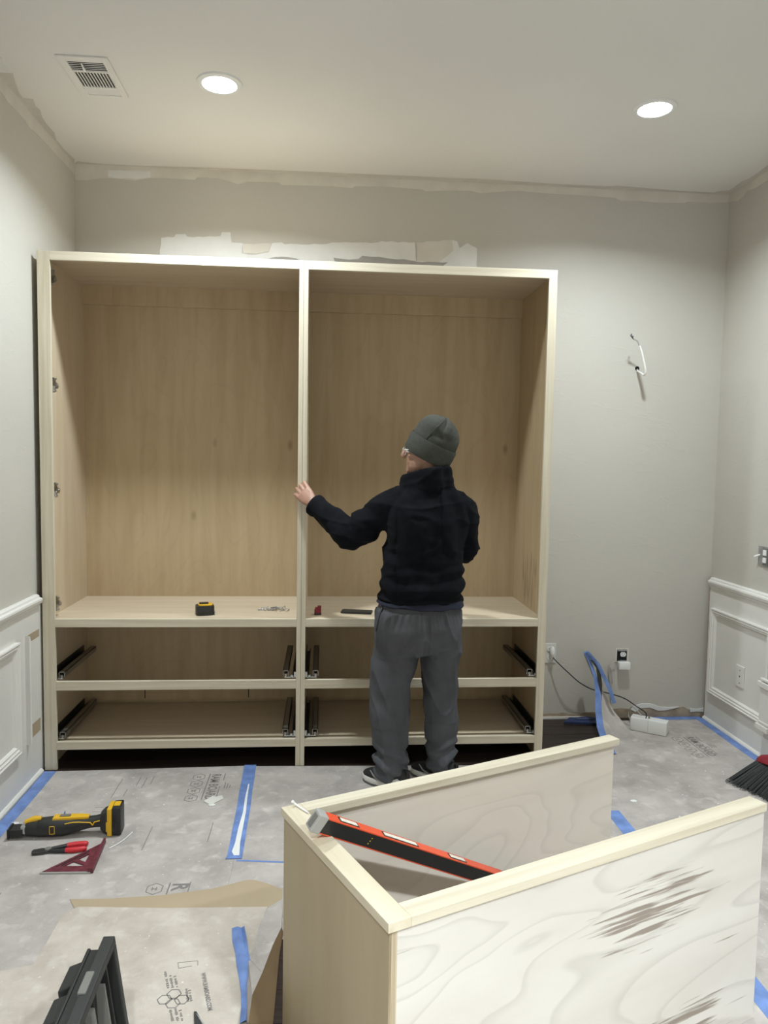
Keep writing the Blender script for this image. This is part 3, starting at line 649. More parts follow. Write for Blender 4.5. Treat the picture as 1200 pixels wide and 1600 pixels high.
# prints on the boards (letters run towards the room)
def print_block(parent, x0, y0, hexes=4, cut=None):
    Z = 0.0026
    def local(pts): return MB()
    m = MB()
    def bar(xa, ya, xb, yb): m.box((min(xa, xb), min(ya, yb), Z), (max(xa, xb), max(ya, yb), Z + 0.0003))
    yb = y0 - (cut or 0.27)
    bar(x0 + 0.045, y0, x0 + 0.050, yb)
    if cut: bar(x0 + 0.116, y0, x0 + 0.120, yb)
    else: bar(x0 + 0.116, y0, x0 + 0.120, y0 - 0.075); bar(x0 + 0.108, y0 - 0.14, x0 + 0.112, yb + 0.02)
    for k in range(hexes):
        cx, cy = x0, y0 - 0.035 - k * 0.073
        ang = [(cx + 0.030 * math.cos(a), cy + 0.034 * math.sin(a)) for a in (PI / 6 + PI / 3 * q for q in range(6))]
        for q in range(6):
            a, b = Vector((*ang[q], Z)), Vector((*ang[(q + 1) % 6], Z)); d = (b - a); nn = Vector((-d.y, d.x, 0)).normalized() * 0.0016
            m.prism([a - nn, b - nn, b + nn, a + nn], (0, 0, 0.0003))
        m.box((cx - 0.010, cy - 0.009, Z), (cx - 0.006, cy + 0.009, Z + 0.0003)); m.box((cx + 0.004, cy - 0.010, Z), (cx + 0.008, cy + 0.010, Z + 0.0003)); m.box((cx - 0.006, cy - 0.003, Z), (cx + 0.004, cy + 0.001, Z + 0.0003))
    part('printed_marks', m, 'ink_l', parent, kind='stuff')
    V, Fs = text_mesh('RAM BOARD' if not cut else 'R', 0.056 if not cut else 0.075)
    wd = max(v.x for v in V) - min(v.x for v in V); k = (0.262 / wd) if not cut else 1.0
    m = MB().add([Vector((x0 + 0.060 + v.y * 1.05, y0 - 0.004 - v.x * k, Z + 0.0002)) for v in V], Fs)
    part('printed_lettering', m, 'ink_l', parent)
    if not cut:
        m = MB()
        for k in range(3): m.box((x0 + 0.130 + 0.012 * k, y0 - 0.10 - 0.012 * k, Z), (x0 + 0.134 + 0.012 * k, y0 - 0.16, Z + 0.0003))
        part('printed_marks', m, 'ink_l', parent, kind='stuff')
print_block(S1, 0.771, -0.697)
print_block(S1, 0.768, -1.607, 1, 0.10)
print_block(S3, 3.295, -0.318)
m = MB(); rnd = random.Random(5)
for (xa, ya, xb, yb) in ((0.42, -0.74, 0.42, -0.93), (0.50, -0.72, 0.50, -0.82), (0.53, -0.73, 0.53, -0.84), (0.56, -0.72, 0.56, -0.80), (0.47, -0.85, 0.47, -0.92), (0.22, -1.66, 0.22, -1.78), (0.25, -1.64, 0.25, -1.74), (0.19, -1.72, 0.19, -1.83), (0.66, -1.20, 0.66, -1.38), (0.90, -1.18, 0.90, -1.33), (0.38, -1.02, 0.43, -1.02), (0.38, -1.06, 0.43, -1.06)):
    m.box((min(xa, xb), min(ya, yb), 0.0026), (max(xa, xb) + 0.003, max(ya, yb) + 0.002, 0.0029))
part('printed_marks', m, 'ink_l', S1, kind='stuff')

# overlapping boards and kraft piece in the left foreground
kp = [(109, 1407), (170, 1406), (250, 1401), (330, 1391), (385, 1377), (400, 1377), (420, 1383), (441, 1392), (441, 1424), (300, 1428), (120, 1428)]
single('kraft_sheet', MB().prism([fl(*p) + Vector((0, 0, 0.003)) for p in kp], (0, 0, 0.002)), 'kraft', 'bare tan cardboard strip showing between the overlapping floor boards', 'cardboard')
o1 = [fl(*p) for p in [(122, 1420), (260, 1422), (418, 1420), (404, 1455), (399, 1478), (388, 1500), (396, 1530), (397, 1600)]] + [Vector((1.14, -2.6, 0)), Vector((1.08, -3.6, 0)), Vector((0.15, -3.6, 0)), Vector((0.16, -2.06, 0))] + [fl(*p) for p in [(0, 1521), (52, 1511), (72, 1478), (98, 1432)]]
O1 = single('protection_board', MB().prism([Vector((p.x, p.y, 0.0055)) for p in o1], (0, 0, 0.002)), 'paper_b', 'tan-grey overlapping floor board in the left foreground, with recycling print', 'floor board', group='floor protection boards')
o2 = [fl(*p) for p in [(420, 1418), (441, 1405), (441, 1425), (441, 1446), (426, 1478), (410, 1520), (394, 1556), (393, 1600)]]
ins = [fl(*p) for p in [(416, 1424), (403, 1456), (398, 1478), (388, 1500), (386, 1530), (385, 1600)]]
hgt = [0.006, 0.007, 0.010, 0.022, 0.035, 0.055, 0.075, 0.09]
ridge = [fl(p[0], p[1], h) for p, h in zip([(420, 1418), (441, 1405), (441, 1428), (440, 1449), (426, 1478), (410, 1520), (394, 1556), (388, 1600)], hgt)]
lift = thing('lifted_board', 'creased floor board edge lifted beside the open box, brown underside showing', 'floor board', (1.19, -2.1, 0.0))
inner = [Vector((p.x, p.y, 0.0078)) for p in ins]
def ribbon(A, B, th=0.0015):
    mb = MB(); n = len(A)
    up = Vector((0, 0, th))
    R = [[A[i], B[i], B[i] + up, A[i] + up] for i in range(n)]
    return mb.rings(R)
top_r = [ridge[0]] + ridge[2:]
top_i = [inner[0], inner[0] * 0.6 + inner[1] * 0.4, inner[1], inner[2], inner[3], inner[4], inner[5]]
part('board_top', ribbon(top_i, top_r), 'paper', lift)
part('board_corner', MB().prism([ridge[0], ridge[1], ridge[2]], (0, 0, 0.0015)), 'paper', lift)
feet = [Vector((1.232, p.y - 0.01, 0.004)) for p in top_r]
feet = [Vector((min(1.236, max(p.x + 0.006, 1.222)), p.y, 0.003)) for p in top_r]
part('folded_flap', ribbon(top_r[2:], [f for f in feet][2:]), 'kraft_d', lift)
# recycling print on the overlay
m = MB(); Z = 0.0077
def seg(a, b, wd=0.0014):
    a, b = Vector((a[0], a[1], Z)), Vector((b[0], b[1], Z)); d = b - a; nn = Vector((-d.y, d.x, 0)).normalized() * wd; m.prism([a - nn, b - nn, b + nn, a + nn], (0, 0, 0.0003))
def hexa(c, r, r2):
    p = [(c[0] + r * math.cos(a), c[1] + r2 * math.sin(a)) for a in (PI / 3 * q for q in range(6))]
    for q in range(6): seg(p[q], p[(q + 1) % 6])
for px in ((257, 1566), (272, 1557), (284, 1566), (270, 1572)):
    q = fl(*px); hexa((q.x, q.y), 0.020, 0.019)
rnd = random.Random(9)
for a, b in (((258, 1522), (263, 1549)), ((266, 1528), (270, 1548)), ((273, 1529), (277, 1547)), ((291, 1549), (294, 1570)), ((296, 1551), (299, 1569)), ((266, 1582), (270, 1600)), ((274, 1580), (278, 1600)), ((281, 1580), (285, 1600))):
    A, B = fl(*a), fl(*b); k = 9
    for i in range(k):
        if rnd.random() < 0.85:
            s0, s1 = i / k, (i + 0.72) / k; seg(A.lerp(B, s0), A.lerp(B, s1), rnd.uniform(0.002, 0.0042))
part('printed_marks', m, 'ink_l', O1, kind='stuff')
V, Fs = text_mesh('WWW.RAMBOARD.COM', 0.018); A, B = fl(314, 1525), fl(325, 1584); d = (B - A); ln = d.length; d.normalize(); up = Vector((-d.y, d.x, 0))
wd = max(v.x for v in V); part('printed_lettering', MB().add([Vector((A.x, A.y, Z + 0.0004)) + d * (v.x / wd * ln) + up * v.y for v in V], Fs), 'ink_l', O1)
m = MB(); q = fl(289, 1514)
for a, b in (((278, 1508), (309, 1505)), ((309, 1505), (309, 1512)), ((278, 1508), (279, 1517)), ((279, 1517), (300, 1513))): seg(fl(*a), fl(*b), 0.0009)
part('printed_marks', m, 'ink_l', O1, kind='stuff')

# blue masking tape
def tape(name, a, b, wid, z, label, mat='tape', kinks=6, seed=0):
    rnd = random.Random(seed); a, b = Vector(a), Vector(b); d = (b - a); nn = Vector((-d.y, d.x, 0)).normalized() * wid / 2
    Lp, Rp = [], []
    for i in range(kinks + 1):
        c = a.lerp(b, i / kinks); j = rnd.uniform(-0.0025, 0.0025)
        Lp.append(c + nn * (1 + j * 20)); Rp.append(c - nn * (1 - j * 20))
    P = [Vector((p.x, p.y, z)) for p in Lp + Rp[::-1]]
    return single(name, MB().prism(P, (0, 0, 0.0006)), mat, label, 'tape', group='blue masking tape strips')
tape('masking_tape', (0.062, -0.640, 0), (0.062, -4.8, 0), 0.055, 0.0027, 'blue tape strip along the foot of the left wall', seed=1, kinks=24)
tape('masking_tape', (3.583, -0.030, 0), (3.583, -4.8, 0), 0.050, 0.0027, 'blue tape strip along the foot of the right wall', seed=2, kinks=24)
tape('masking_tape', (3.20, -0.030, 0), (3.60, -0.030, 0), 0.048, 0.0034, 'short blue tape strip along the back wall by the right corner', seed=3)
tape('masking_tape', (0.998, -0.600, 0), (1.022, -1.455, 0), 0.058, 0.0027, 'white-streaked blue tape strip on the board seam before the cabinets', seed=4, kinks=12)
tape('masking_tape', (1.03, -1.472, 0), (1.30, -1.505, 0), 0.010, 0.0028, 'thin blue tape line running to the open box', seed=5)
tape('masking_tape', (2.605, -1.15, 0), (2.592, -3.4, 0), 0.062, 0.0027, 'blue tape strip on the board seam right of the open box', seed=6, kinks=12)
cp = [fl(*p) for p in [(352, 1344), (357, 1336), (362, 1333), (366, 1340), (378, 1343)]]
single('tape_scrap', MB().prism([Vector((p.x, p.y, 0.0036)) for p in cp], (0, 0, 0.003)), 'tape', 'torn blue tape corner at the near end of the seam strip', 'tape')
m = MB(); st = [fl(*p) for p in [(389, 1226), (385, 1248), (382, 1270), (376, 1295), (372, 1318), (368, 1338)]]; wds = [0.002, 0.004, 0.006, 0.009, 0.008, 0.014]
rnd = random.Random(2)
Lp = [Vector((p.x - w_ * (1 + rnd.random() * .5), p.y, 0.0034)) for p, w_ in zip(st, wds)]; Rp = [Vector((p.x + w_, p.y, 0.0034)) for p, w_ in zip(st, wds)]
single('plaster_smear', MB().prism(rough(Lp + Rp[::-1], 0.0, 0.02), (0, 0, 0.0012)), 'skim', 'white plaster streak along the blue seam tape', 'plaster')
# crumpled tape strip in the foreground
ax = [(372, 1451), (374, 1470), (378, 1490), (381, 1510), (384, 1530), (386, 1552), (387, 1575), (385, 1600)]; ww = [0.020, 0.022, 0.020, 0.021, 0.019, 0.017, 0.018, 0.018]
R = []
for i, (p, w_) in enumerate(zip(ax, ww)):
    c = fl(*p, 0.009); tw = 0.5 * math.sin(i * 1.3); R.append([c + Vector((-w_, 0.002, 0.0)), c + Vector((-w_ * .1, 0, 0.007 + 0.004 * math.sin(i * 2.1))), c + Vector((w_ * .5, 0, 0.002)), c + Vector((w_, -0.003, 0.010 + 0.006 * math.sin(i * 1.7))), c + Vector((w_, -0.003, 0.0108 + 0.006 * math.sin(i * 1.7))), c + Vector((w_ * .5, 0, 0.0028)), c + Vector((-w_ * .1, 0, 0.0078 + 0.004 * math.sin(i * 2.1))), c + Vector((-w_, 0.002, 0.0008))])
single('masking_tape', MB().rings(R), 'tape', 'crumpled blue tape strip lying loose beside the open box', 'tape', smooth=50, group='blue masking tape strips')

# corner of board curling up the back wall
cu = thing('curled_board', 'floor board corner curling up between cabinet and power block, edged with blue tape', 'floor board', (2.95, -0.35, 0.003))
Lc = [(2.835, -0.55, 0.004), (2.845, -0.42, 0.018), (2.862, -0.30, 0.055), (2.880, -0.22, 0.125), (2.895, -0.17, 0.205), (2.892, -0.14, 0.285), (2.868, -0.12, 0.360), (2.838, -0.11, 0.425)]
Rc = [(3.02, -0.52, 0.004), (3.09, -0.38, 0.004), (3.06, -0.27, 0.006), (3.06, -0.20, 0.030), (3.01, -0.155, 0.095), (2.955, -0.125, 0.20), (2.905, -0.105, 0.31), (2.856, -0.10, 0.428)]
Lc = [Vector(p) for p in Lc]; Rc = [Vector(p) for p in Rc]
NS = 8
def sheet_grid(A, B, sag, th, back):
    rows_ = []
    for a, b in zip(A, B):
        row = []
        for k in range(NS + 1):
            t = k / NS; p = a.lerp(b, t); s_ = math.sin(PI * t) * sag; row.append(p + Vector((0.0, 0.3 * s_, -s_)))
        rows_.append(row)
    for row in rows_:
        for p in row: p.z = max(p.z, 0.003)
    return MB().rings([row + [p + back for p in row[::-1]] for row in rows_])
part('board', sheet_grid(Lc, Rc, 0.025, 0, Vector((0.0, 0.0025, -0.0005))), 'paper', cu, smooth=60)
def edge_tape(A, wd, off):
    R = []
    for i, p in enumerate(A):
        q = Rc[i] if len(A) == len(Rc) else p
        d = (q - p); d.z *= 0.6; d.normalize(); d = d * wd
        o = Vector((0, -off, off)); R.append([p - d * .25 + o, p + d + o, p + d + o + Vector((0, -0.0006, 0.0006)), p - d * .25 + o + Vector((0, -0.0006, 0.0006))])
    return MB().rings(R)
part('edge_tape', edge_tape(Lc, 0.034, 0.004), 'tape', cu, smooth=60)
x1 = [Lc[7] + Vector((0.006, -0.006, 0.0)), Lc[6] + Vector((0.035, -0.012, 0.0)), Lc[5] + Vector((0.055, -0.016, -0.02)), Vector((2.965, -0.18, 0.215)), Vector((2.985, -0.19, 0.150))]
part('tape_tail', MB().rings([[p, p + Vector((0.020, -0.004, 0.006)), p + Vector((0.020, -0.005, 0.0067)), p + Vector((0, -0.001, 0.0007))] for p in x1]), 'tape', cu, smooth=60)
part('dark_backing', MB().rings([[p, p + Vector((0.022, 0.0, 0.0)), p + Vector((0.022, 0.004, 0.0)), p + Vector((0, 0.004, 0))] for p in [Vector((2.872, -0.125, 0.385)), Vector((2.905, -0.135, 0.34)), Vector((2.915, -0.15, 0.25)), Vector((2.902, -0.18, 0.16)), Vector((2.888, -0.22, 0.10))]]), 'black_pl', cu)
wd_ = MB(); rnd = random.Random(4)
base = [fl(*p) for p in [(881, 1131), (890, 1124), (910, 1119), (928, 1119), (934, 1124), (934, 1133), (905, 1132)]]
wd_.prism([Vector((p.x, min(p.y, -0.02), 0.001)) for p in base], (0, 0, 0.012)); wd_.ball(fl(915, 1127) + Vector((0, 0, 0.014)), (0.07, 0.02, 0.013)); 
single('tape_wad', wd_, 'tape_d', 'dark blue wad of used tape on the bare dark floor by the back wall', 'tape', smooth=50)

# small scraps
sc = [fl(*p) for p in [(318, 1254), (332, 1246), (338, 1247), (347, 1245), (349, 1250), (330, 1259), (326, 1258)]]
scr = single('foil_scrap', MB().prism([Vector((p.x, p.y, 0.003)) for p in sc], (0, 0, 0.004)), 'ivory_pl', 'crumpled silver scrap lying on the printed lettering', 'scrap')
zp = [fl(*p, 0.005) for p in [(170, 1326), (183, 1319), (195, 1311), (207, 1300)]]
single('plastic_tie', MB().tube(zp, 0.0022, 6, sub=5), 'white_pl', 'thin white curved plastic strip right of the maroon square', 'cable tie', smooth=60)
bs = [fl(*p) for p in [(94, 1286), (101, 1278), (103, 1286)]]
m = MB(); a, b, c = [Vector((p.x, p.y, 0.003)) for p in bs]; m.add([a, c, (a + c) / 2 + Vector((0.004, 0.015, 0.045)), a + Vector((0, .002, 0)), c + Vector((0, .002, 0)), (a + c) / 2 + Vector((0.004, 0.017, 0.045))], [(0, 1, 2), (5, 4, 3), (0, 3, 4, 1), (1, 4, 5, 2), (2, 5, 3, 0)])
single('tape_scrap', m, 'tape', 'small blue tape flag sticking up behind the power tool', 'tape')
for i, (px, lab) in enumerate((((24, 1288), 'white paper flake on the floor by the tool\'s left end'), ((331, 1259), 'white plaster flake just left of the silver scrap'), ((990, 1253), 'white plaster flake on the right board beyond the box'), ((1151, 1220), 'white plaster flake beside the broom bristles'))):
    q = fl(*px); single('plaster_flake', MB().prism(rough([Vector((q.x + 0.016 * math.cos(a), q.y + 0.011 * math.sin(a), 0.0027)) for a in (2 * PI * k / 6 for k in range(6))], 0.0, 0.05, i), (0, 0, 0.003)), 'skim', lab, 'flake', group='plaster flakes on the floor')
m = MB(); rnd = random.Random(21)
for i in range(230):
    x, y = rnd.uniform(0.12, 3.5), rnd.uniform(-3.0, -0.66)
    if (1.0 < x < 2.6 and y < -1.3) or (x < 1.3 and y < -1.6) or (1.5 < x < 2.05 and y > -1.0): continue
    r = rnd.uniform(0.0012, 0.0045); q = [Vector((x + r * rnd.uniform(.6, 1.3) * math.cos(a), y + r * rnd.uniform(.6, 1.3) * math.sin(a), 0.0026)) for a in (PI / 2 * k for k in range(4))]
    m.prism(q, (0, 0, rnd.uniform(0.001, 0.0025)))
o = single('plaster_crumbs', m, 'skim', 'fine white plaster crumbs scattered over the floor boards', 'debris', kind='stuff')
kn = [fl(*p, 0.009) for p in [(303, 1582), (306, 1581), (312, 1592), (325, 1606), (318, 1612), (306, 1604)]]
bl_ = thing('blade_scrap', 'dark pointed metal blade lying at the bottom edge of the floor', 'blade', (1.02, -2.29, 0.008))
part('blade', MB().prism([fl(303, 1582, 0.009), fl(307, 1582, 0.009), fl(317, 1600, 0.009), fl(330, 1622, 0.009), fl(304, 1622, 0.009)], (0, 0, 0.0035)), 'black_pl2', bl_, bevel=0.0006)
part('cutting_edge', MB().prism([fl(306, 1583, 0.0128), fl(309, 1586, 0.0128), fl(330, 1615, 0.0128), fl(326, 1617, 0.0128)], (0, 0, 0.0006)), 'steel', bl_)

# ================================================================== HAND TOOLS ON THE FLOOR
mt0 = Vector((0.35, -1.245, 0.0026))
mt = thing('oscillating_tool', 'yellow and black cordless multi-tool lying on the left floor board', 'power tool', mt0, 0.06)
def sect(x, hy, hz, cz, p=2.6, n=18, cy=0.0):
    out = []
    for i in range(n):
        a = 2 * PI * i / n; c, s_ = math.cos(a), math.sin(a)
        out.append(Vector((x, cy + hy * math.copysign(abs(c) ** (2 / p), c), cz + hz * math.copysign(abs(s_) ** (2 / p), s_))))
    return out
part('body', MB().rings([sect(-0.128, 0.020, 0.022, 0.034), sect(-0.115, 0.032, 0.034, 0.036), sect(-0.06, 0.035, 0.036, 0.037), sect(-0.02, 0.034, 0.034, 0.037), sect(0.03, 0.028, 0.027, 0.041), sect(0.07, 0.023, 0.022, 0.046), sect(0.10, 0.022, 0.021, 0.049), sect(0.125, 0.024, 0.024, 0.052)]), 'black_pl2', mt, smooth=50, world=False)
part('gear_head', MB().rings([sect(-0.165, 0.020, 0.020, 0.033), sect(-0.158, 0.027, 0.027, 0.034), sect(-0.130, 0.030, 0.031, 0.036), sect(-0.116, 0.031, 0.032, 0.036)]), 'black_pl2', mt, smooth=50, world=False)
part('yellow_housing', MB().prism([(-0.06, -0.02, 0.066), (0.04, -0.016, 0.066), (0.075, -0.012, 0.064), (0.075, 0.012, 0.064), (0.04, 0.016, 0.066), (-0.06, 0.02, 0.066)], (0, 0, 0.011)), 'yellow', mt, bevel=0.003, smooth=40, world=False)
part('speed_switch', MB().box((-0.035, -0.008, 0.077), (0.005, 0.008, 0.081)), 'grey_pl', mt, bevel=0.001, world=False)
m = MB()
for s_ in (-1,):
    for (xa, za, xb, zb) in ((0.045, 0.060, 0.085, 0.056), (0.085, 0.056, 0.093, 0.045), (0.093, 0.045, 0.10, 0.058), (0.10, 0.058, 0.122, 0.062), (-0.01, 0.058, 0.02, 0.063), (0.02, 0.063, 0.045, 0.060)):
        m.tube([(xa, s_ * (0.0265 if xa > 0.03 else 0.031), za), (xb, s_ * (0.0255 if xb > 0.03 else 0.031), zb)], 0.0022, 6)
part('yellow_line', m, 'yellow', mt, smooth=60, world=False)
m = MB()
for a, b in (((-0.066, 0.022), (-0.048, 0.022)), ((-0.048, 0.022), (-0.048, 0.052)), ((-0.048, 0.052), (-0.066, 0.052)), ((-0.066, 0.052), (-0.066, 0.022))): m.tube([(a[0], -0.0352, a[1]), (b[0], -0.0352, b[1])], 0.0014, 6)
part('label_frame', m, 'yellow', mt, world=False)
part('battery_foot', MB().rings([sect(0.122, 0.030, 0.036, 0.052), sect(0.135, 0.034, 0.046, 0.052, 4), sect(0.150, 0.035, 0.050, 0.053, 5)]), 'black_pl2', mt, smooth=50, world=False)
part('battery_rail', MB().box((0.150, -0.038, 0.002), (0.168, 0.038, 0.112)).box((0.146, -0.040, 0.020), (0.160, -0.034, 0.060)), 'yellow', mt, bevel=0.004, smooth=40, world=False)
bt = part('battery', MB().box((0.168, -0.037, 0.003), (0.203, 0.037, 0.116)), 'black_pl', mt, bevel=0.006, smooth=40, world=False)
part('battery_rib', MB().box((0.172, -0.039, 0.020), (0.176, -0.036, 0.060)).box((0.180, -0.039, 0.020), (0.184, -0.036, 0.060)).box((0.188, -0.039, 0.020), (0.192, -0.036, 0.060)), 'black_pl2', bt, world=False)
part('battery_latch', MB().box((0.172, -0.018, 0.114), (0.196, 0.018, 0.1185)), 'yellow', bt, bevel=0.001, world=False)
part('blade_clamp', MB().box((-0.178, -0.022, 0.020), (-0.150, 0.022, 0.052)), 'steel', mt, bevel=0.003, world=False)
part('scraper_blade', MB().box((-0.222, -0.026, 0.012), (-0.17, 0.026, 0.040)).box((-0.226, -0.030, 0.006), (-0.218, 0.030, 0.044)), 'black_pl', mt, bevel=0.001, world=False)
part('release_lever', MB().tube([(-0.165, 0, 0.058), (-0.13, 0, 0.070), (-0.105, 0, 0.070)], [0.010, 0.013, 0.010], 10), 'yellow', mt, smooth=60, world=False)

pl0 = (fl(55, 1336) + fl(134, 1326)) / 2; pl0.z = 0.0026
pl = thing('pliers', 'red-handled pliers lying between the power tool and the maroon square', 'pliers', pl0, 0.16)
part('jaw', MB().prism([(-0.102, -0.004, 0.002), (-0.098, 0.010, 0.002), (-0.07, 0.014, 0.002), (-0.045, 0.012, 0.002), (-0.040, -0.004, 0.002)], (0, 0, 0.011)), 'slide_d', pl, bevel=0.002, smooth=40, world=False)
part('jaw', MB().prism([(-0.102, -0.006, 0.002), (-0.098, -0.016, 0.002), (-0.06, -0.016, 0.002), (-0.040, -0.012, 0.002), (-0.040, -0.005, 0.002)], (0, 0, 0.011)), 'slide_d', pl, bevel=0.002, smooth=40, world=False)
part('pivot', MB().cyl((-0.044, 0, 0.001), (-0.044, 0, 0.017), 0.012, 16), 'grey_pl', pl, smooth=40, world=False)
for s_ in (1, -1):
    hd = part('handle', MB().tube([(-0.045, s_ * 0.006, 0.009), (-0.01, s_ * 0.013, 0.009), (0.03, s_ * 0.019, 0.010), (0.045, s_ * 0.020, 0.010)], [0.006, 0.008, 0.009, 0.009], 10, sub=3), 'black_pl', pl, smooth=60, world=False)
    part('grip', MB().tube([(0.02, s_ * 0.0175, 0.0105), (0.05, s_ * 0.021, 0.0105), (0.085, s_ * 0.019, 0.0105), (0.095, s_ * 0.017, 0.0105)], [(0.009, 0.009), (0.0105, 0.010), (0.010, 0.010), (0.006, 0.006)], 10, sub=3), 'red', hd, smooth=60, world=False)

sq = thing('speed_square', 'maroon triangular speed square lying in front of the pliers', 'square', (0.46, -1.46, 0.0026))
a, b, c = fl(62, 1367), fl(141, 1366), fl(164, 1318)
a.z = b.z = c.z = 0.0029
cen = (a + b + c) / 3
def inset(p, k): return cen + (p - cen) * k
th_ = Vector((0, 0, 0.005))
outr = [a, b, c]; inr = [inset(p, 0.40) for p in outr]
V = outr + inr; m = MB()
m.add([p for p in V] + [p + th_ for p in V], [(6, 7, 10, 9), (7, 8, 11, 10), (8, 6, 9, 11), (1, 0, 3, 4), (2, 1, 4, 5), (0, 2, 5, 3), (0, 1, 7, 6), (1, 2, 8, 7), (2, 0, 6, 8), (4, 3, 9, 10), (5, 4, 10, 11), (3, 5, 11, 9)])
part('blade', m, 'maroon', sq)
m2 = inset(a, 0.45); k1 = inset(b, 0.45); k2 = inset(c, 0.45)
part('web', MB().prism([inset(b, .42).lerp(inset(c, .42), .10), inset(b, .42).lerp(inset(c, .42), .30), inset(a, .42).lerp(inset(c, .42), .55), inset(a, .42).lerp(inset(c, .42), .38)], (0, 0, 0.0045)), 'maroon', sq)
for k_ in (0.55, 0.72):
    e0, e1 = inset(a, k_ + .03).lerp(inset(c, k_ + .03), .12), inset(a, k_ + .03).lerp(inset(c, k_ + .03), .80); nq = (e1 - e0).normalized(); nq = Vector((-nq.y, nq.x, 0)) * 0.0022
    part('scribe_slot', MB().prism([e0 + th_ - nq, e1 + th_ - nq, e1 + th_ + nq, e0 + th_ + nq], (0, 0, 0.0004)), 'hole', sq)
bc = (c - b).normalized(); nn = Vector((-bc.y, bc.x, 0)) * 0.010
part('fence', MB().prism([b - nn, c - nn * .4, c + nn * .4, b + nn], (0, 0, 0.020)), 'maroon', sq, bevel=0.001)
ab = (b - a).normalized(); nb = Vector((-ab.y, ab.x, 0)) * 0.0025
part('scale_edge', MB().prism([a - nb, b - nb, b + nb, a + nb], (0, 0, 0.0062)), 'lgrey_pl', sq)

# ================================================================== OPEN CARCASS BOX IN THE FOREGROUND
BH = 0.61
bA, bB, bC, bD = Vector((1.476, -2.806, 0)), Vector((1.240, -2.311, 0)), Vector((2.533, -2.349, 0)), Vector((2.297, -1.842, 0))
th0 = math.atan2((bC - bA).y, (bC - bA).x)
bx_t = thing('open_box_carcass', 'large open plywood box carcass in the foreground, level leaning inside', 'cabinet carcass', (bA.x, bA.y, 0.003), th0)
inv = WM(bx_t).inverted()
lA, lB, lC, lD = [inv @ Vector((p.x, p.y, 0.003)) for p in (bA, bB, bC, bD)]
tk, ov, hz = 0.018, 0.006, BH - 0.003 - 0.021
def q4(a, b, c, d): return [Vector((p.x, p.y, 0.0)) for p in (a, b, c, d)]
ab_ = (lB - lA).normalized(); ac_ = (lC - lA).normalized(); bd_ = (lD - lB).normalized()
eA, eB = lA + ac_ * ov + ab_ * ov, lB + bd_ * ov - ab_ * ov
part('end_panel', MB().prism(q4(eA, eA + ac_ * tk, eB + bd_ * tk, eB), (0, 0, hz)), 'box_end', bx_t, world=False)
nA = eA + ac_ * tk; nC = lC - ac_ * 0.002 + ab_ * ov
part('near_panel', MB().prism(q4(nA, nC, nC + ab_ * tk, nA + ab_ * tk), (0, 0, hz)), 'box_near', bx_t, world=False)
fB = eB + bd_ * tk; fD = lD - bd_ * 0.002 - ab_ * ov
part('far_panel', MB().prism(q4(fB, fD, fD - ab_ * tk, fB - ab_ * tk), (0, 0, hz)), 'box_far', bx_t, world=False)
part('ply_edge_strip', MB().prism(q4(eA - ab_ * 0.0006 + ac_ * 0.0005, eA + ac_ * (tk - .0005) - ab_ * 0.0006, eA + ac_ * (tk - .0005), eA + ac_ * 0.0005), (0, 0, hz)), 'ply_edge', bx_t, world=False)
rw = 0.052; tz = Vector((0, 0, hz))
def rail(name, P, mat): part(name, MB().prism([Vector((p.x, p.y, hz)) for p in P], (0, 0, 0.021)), mat, bx_t, bevel=0.0015, world=False)
rail('end_rail', (lA, lA + ac_ * rw, lB + bd_ * rw, lB), 'poplar_y')
rail('near_rail', (lA + ac_ * rw, lC, lC + ab_ * rw, lA + ac_ * rw + ab_ * rw), 'poplar_h')
rail('far_rail', (lB + bd_ * rw, lD, lD - ab_ * (rw - .006), lB + bd_ * rw - ab_ * (rw - .006)), 'poplar_h')
# spirit level
P0 = fl(490, 1281, 0.660); P1 = fl(742, 1362, 0.365); dl = (P1 - P0).normalized(); LEN = 1.26
sd = Vector((-dl.y, dl.x, 0)).normalized(); upv = dl.cross(sd); upv = upv if upv.z > 0 else -upv
rl = math.radians(16); sd, upv = sd * math.cos(rl) + upv * math.sin(rl), upv * math.cos(rl) - sd * math.sin(rl)
lv = thing('spirit_level', 'red and black spirit level leaning inside the open box', 'spirit level', P0 - upv * 0.024)
def lbox(a0, a1, s0, s1, u0, u1): return MB().add([P0 + dl * x + sd * y_ + upv * z_ for x, y_, z_ in ((a0, s0, u0), (a1, s0, u0), (a1, s1, u0), (a0, s1, u0), (a0, s0, u1), (a1, s0, u1), (a1, s1, u1), (a0, s1, u1))], [(0, 3, 2, 1), (4, 5, 6, 7), (0, 1, 5, 4), (1, 2, 6, 5), (2, 3, 7, 6), (3, 0, 4, 7)])
part('web', lbox(0.02, LEN, -0.0125, 0.0125, -0.0190, 0.0180), 'black_pl', lv)
part('top_flange', lbox(0.02, LEN, -0.0140, 0.0140, 0.0180, 0.0215), 'orange', lv, bevel=0.001)
part('bottom_flange', lbox(0.02, LEN, -0.0140, 0.0140, -0.0215, -0.0190), 'orange', lv, bevel=0.0008)
part('end_cap', lbox(-0.002, 0.026, -0.0155, 0.0155, -0.0235, 0.0235), 'lgrey_pl', lv, bevel=0.003)
part('end_pad', lbox(-0.0035, -0.001, -0.008, 0.008, -0.017, 0.017), 'grey_pl', lv, bevel=0.001)
for a0, a1 in ((0.065, 0.130), (0.215, 0.345), (0.47, 0.54)):
    vw = part('vial_window', lbox(a0, a1, -0.0095, 0.0095, 0.0212, 0.0220), 'black_pl', lv, bevel=0.0003)
    part('vial', lbox(a0 + 0.005, a1 - 0.005, -0.0060, 0.0060, 0.0219, 0.0235), 'clear', vw, bevel=0.001)
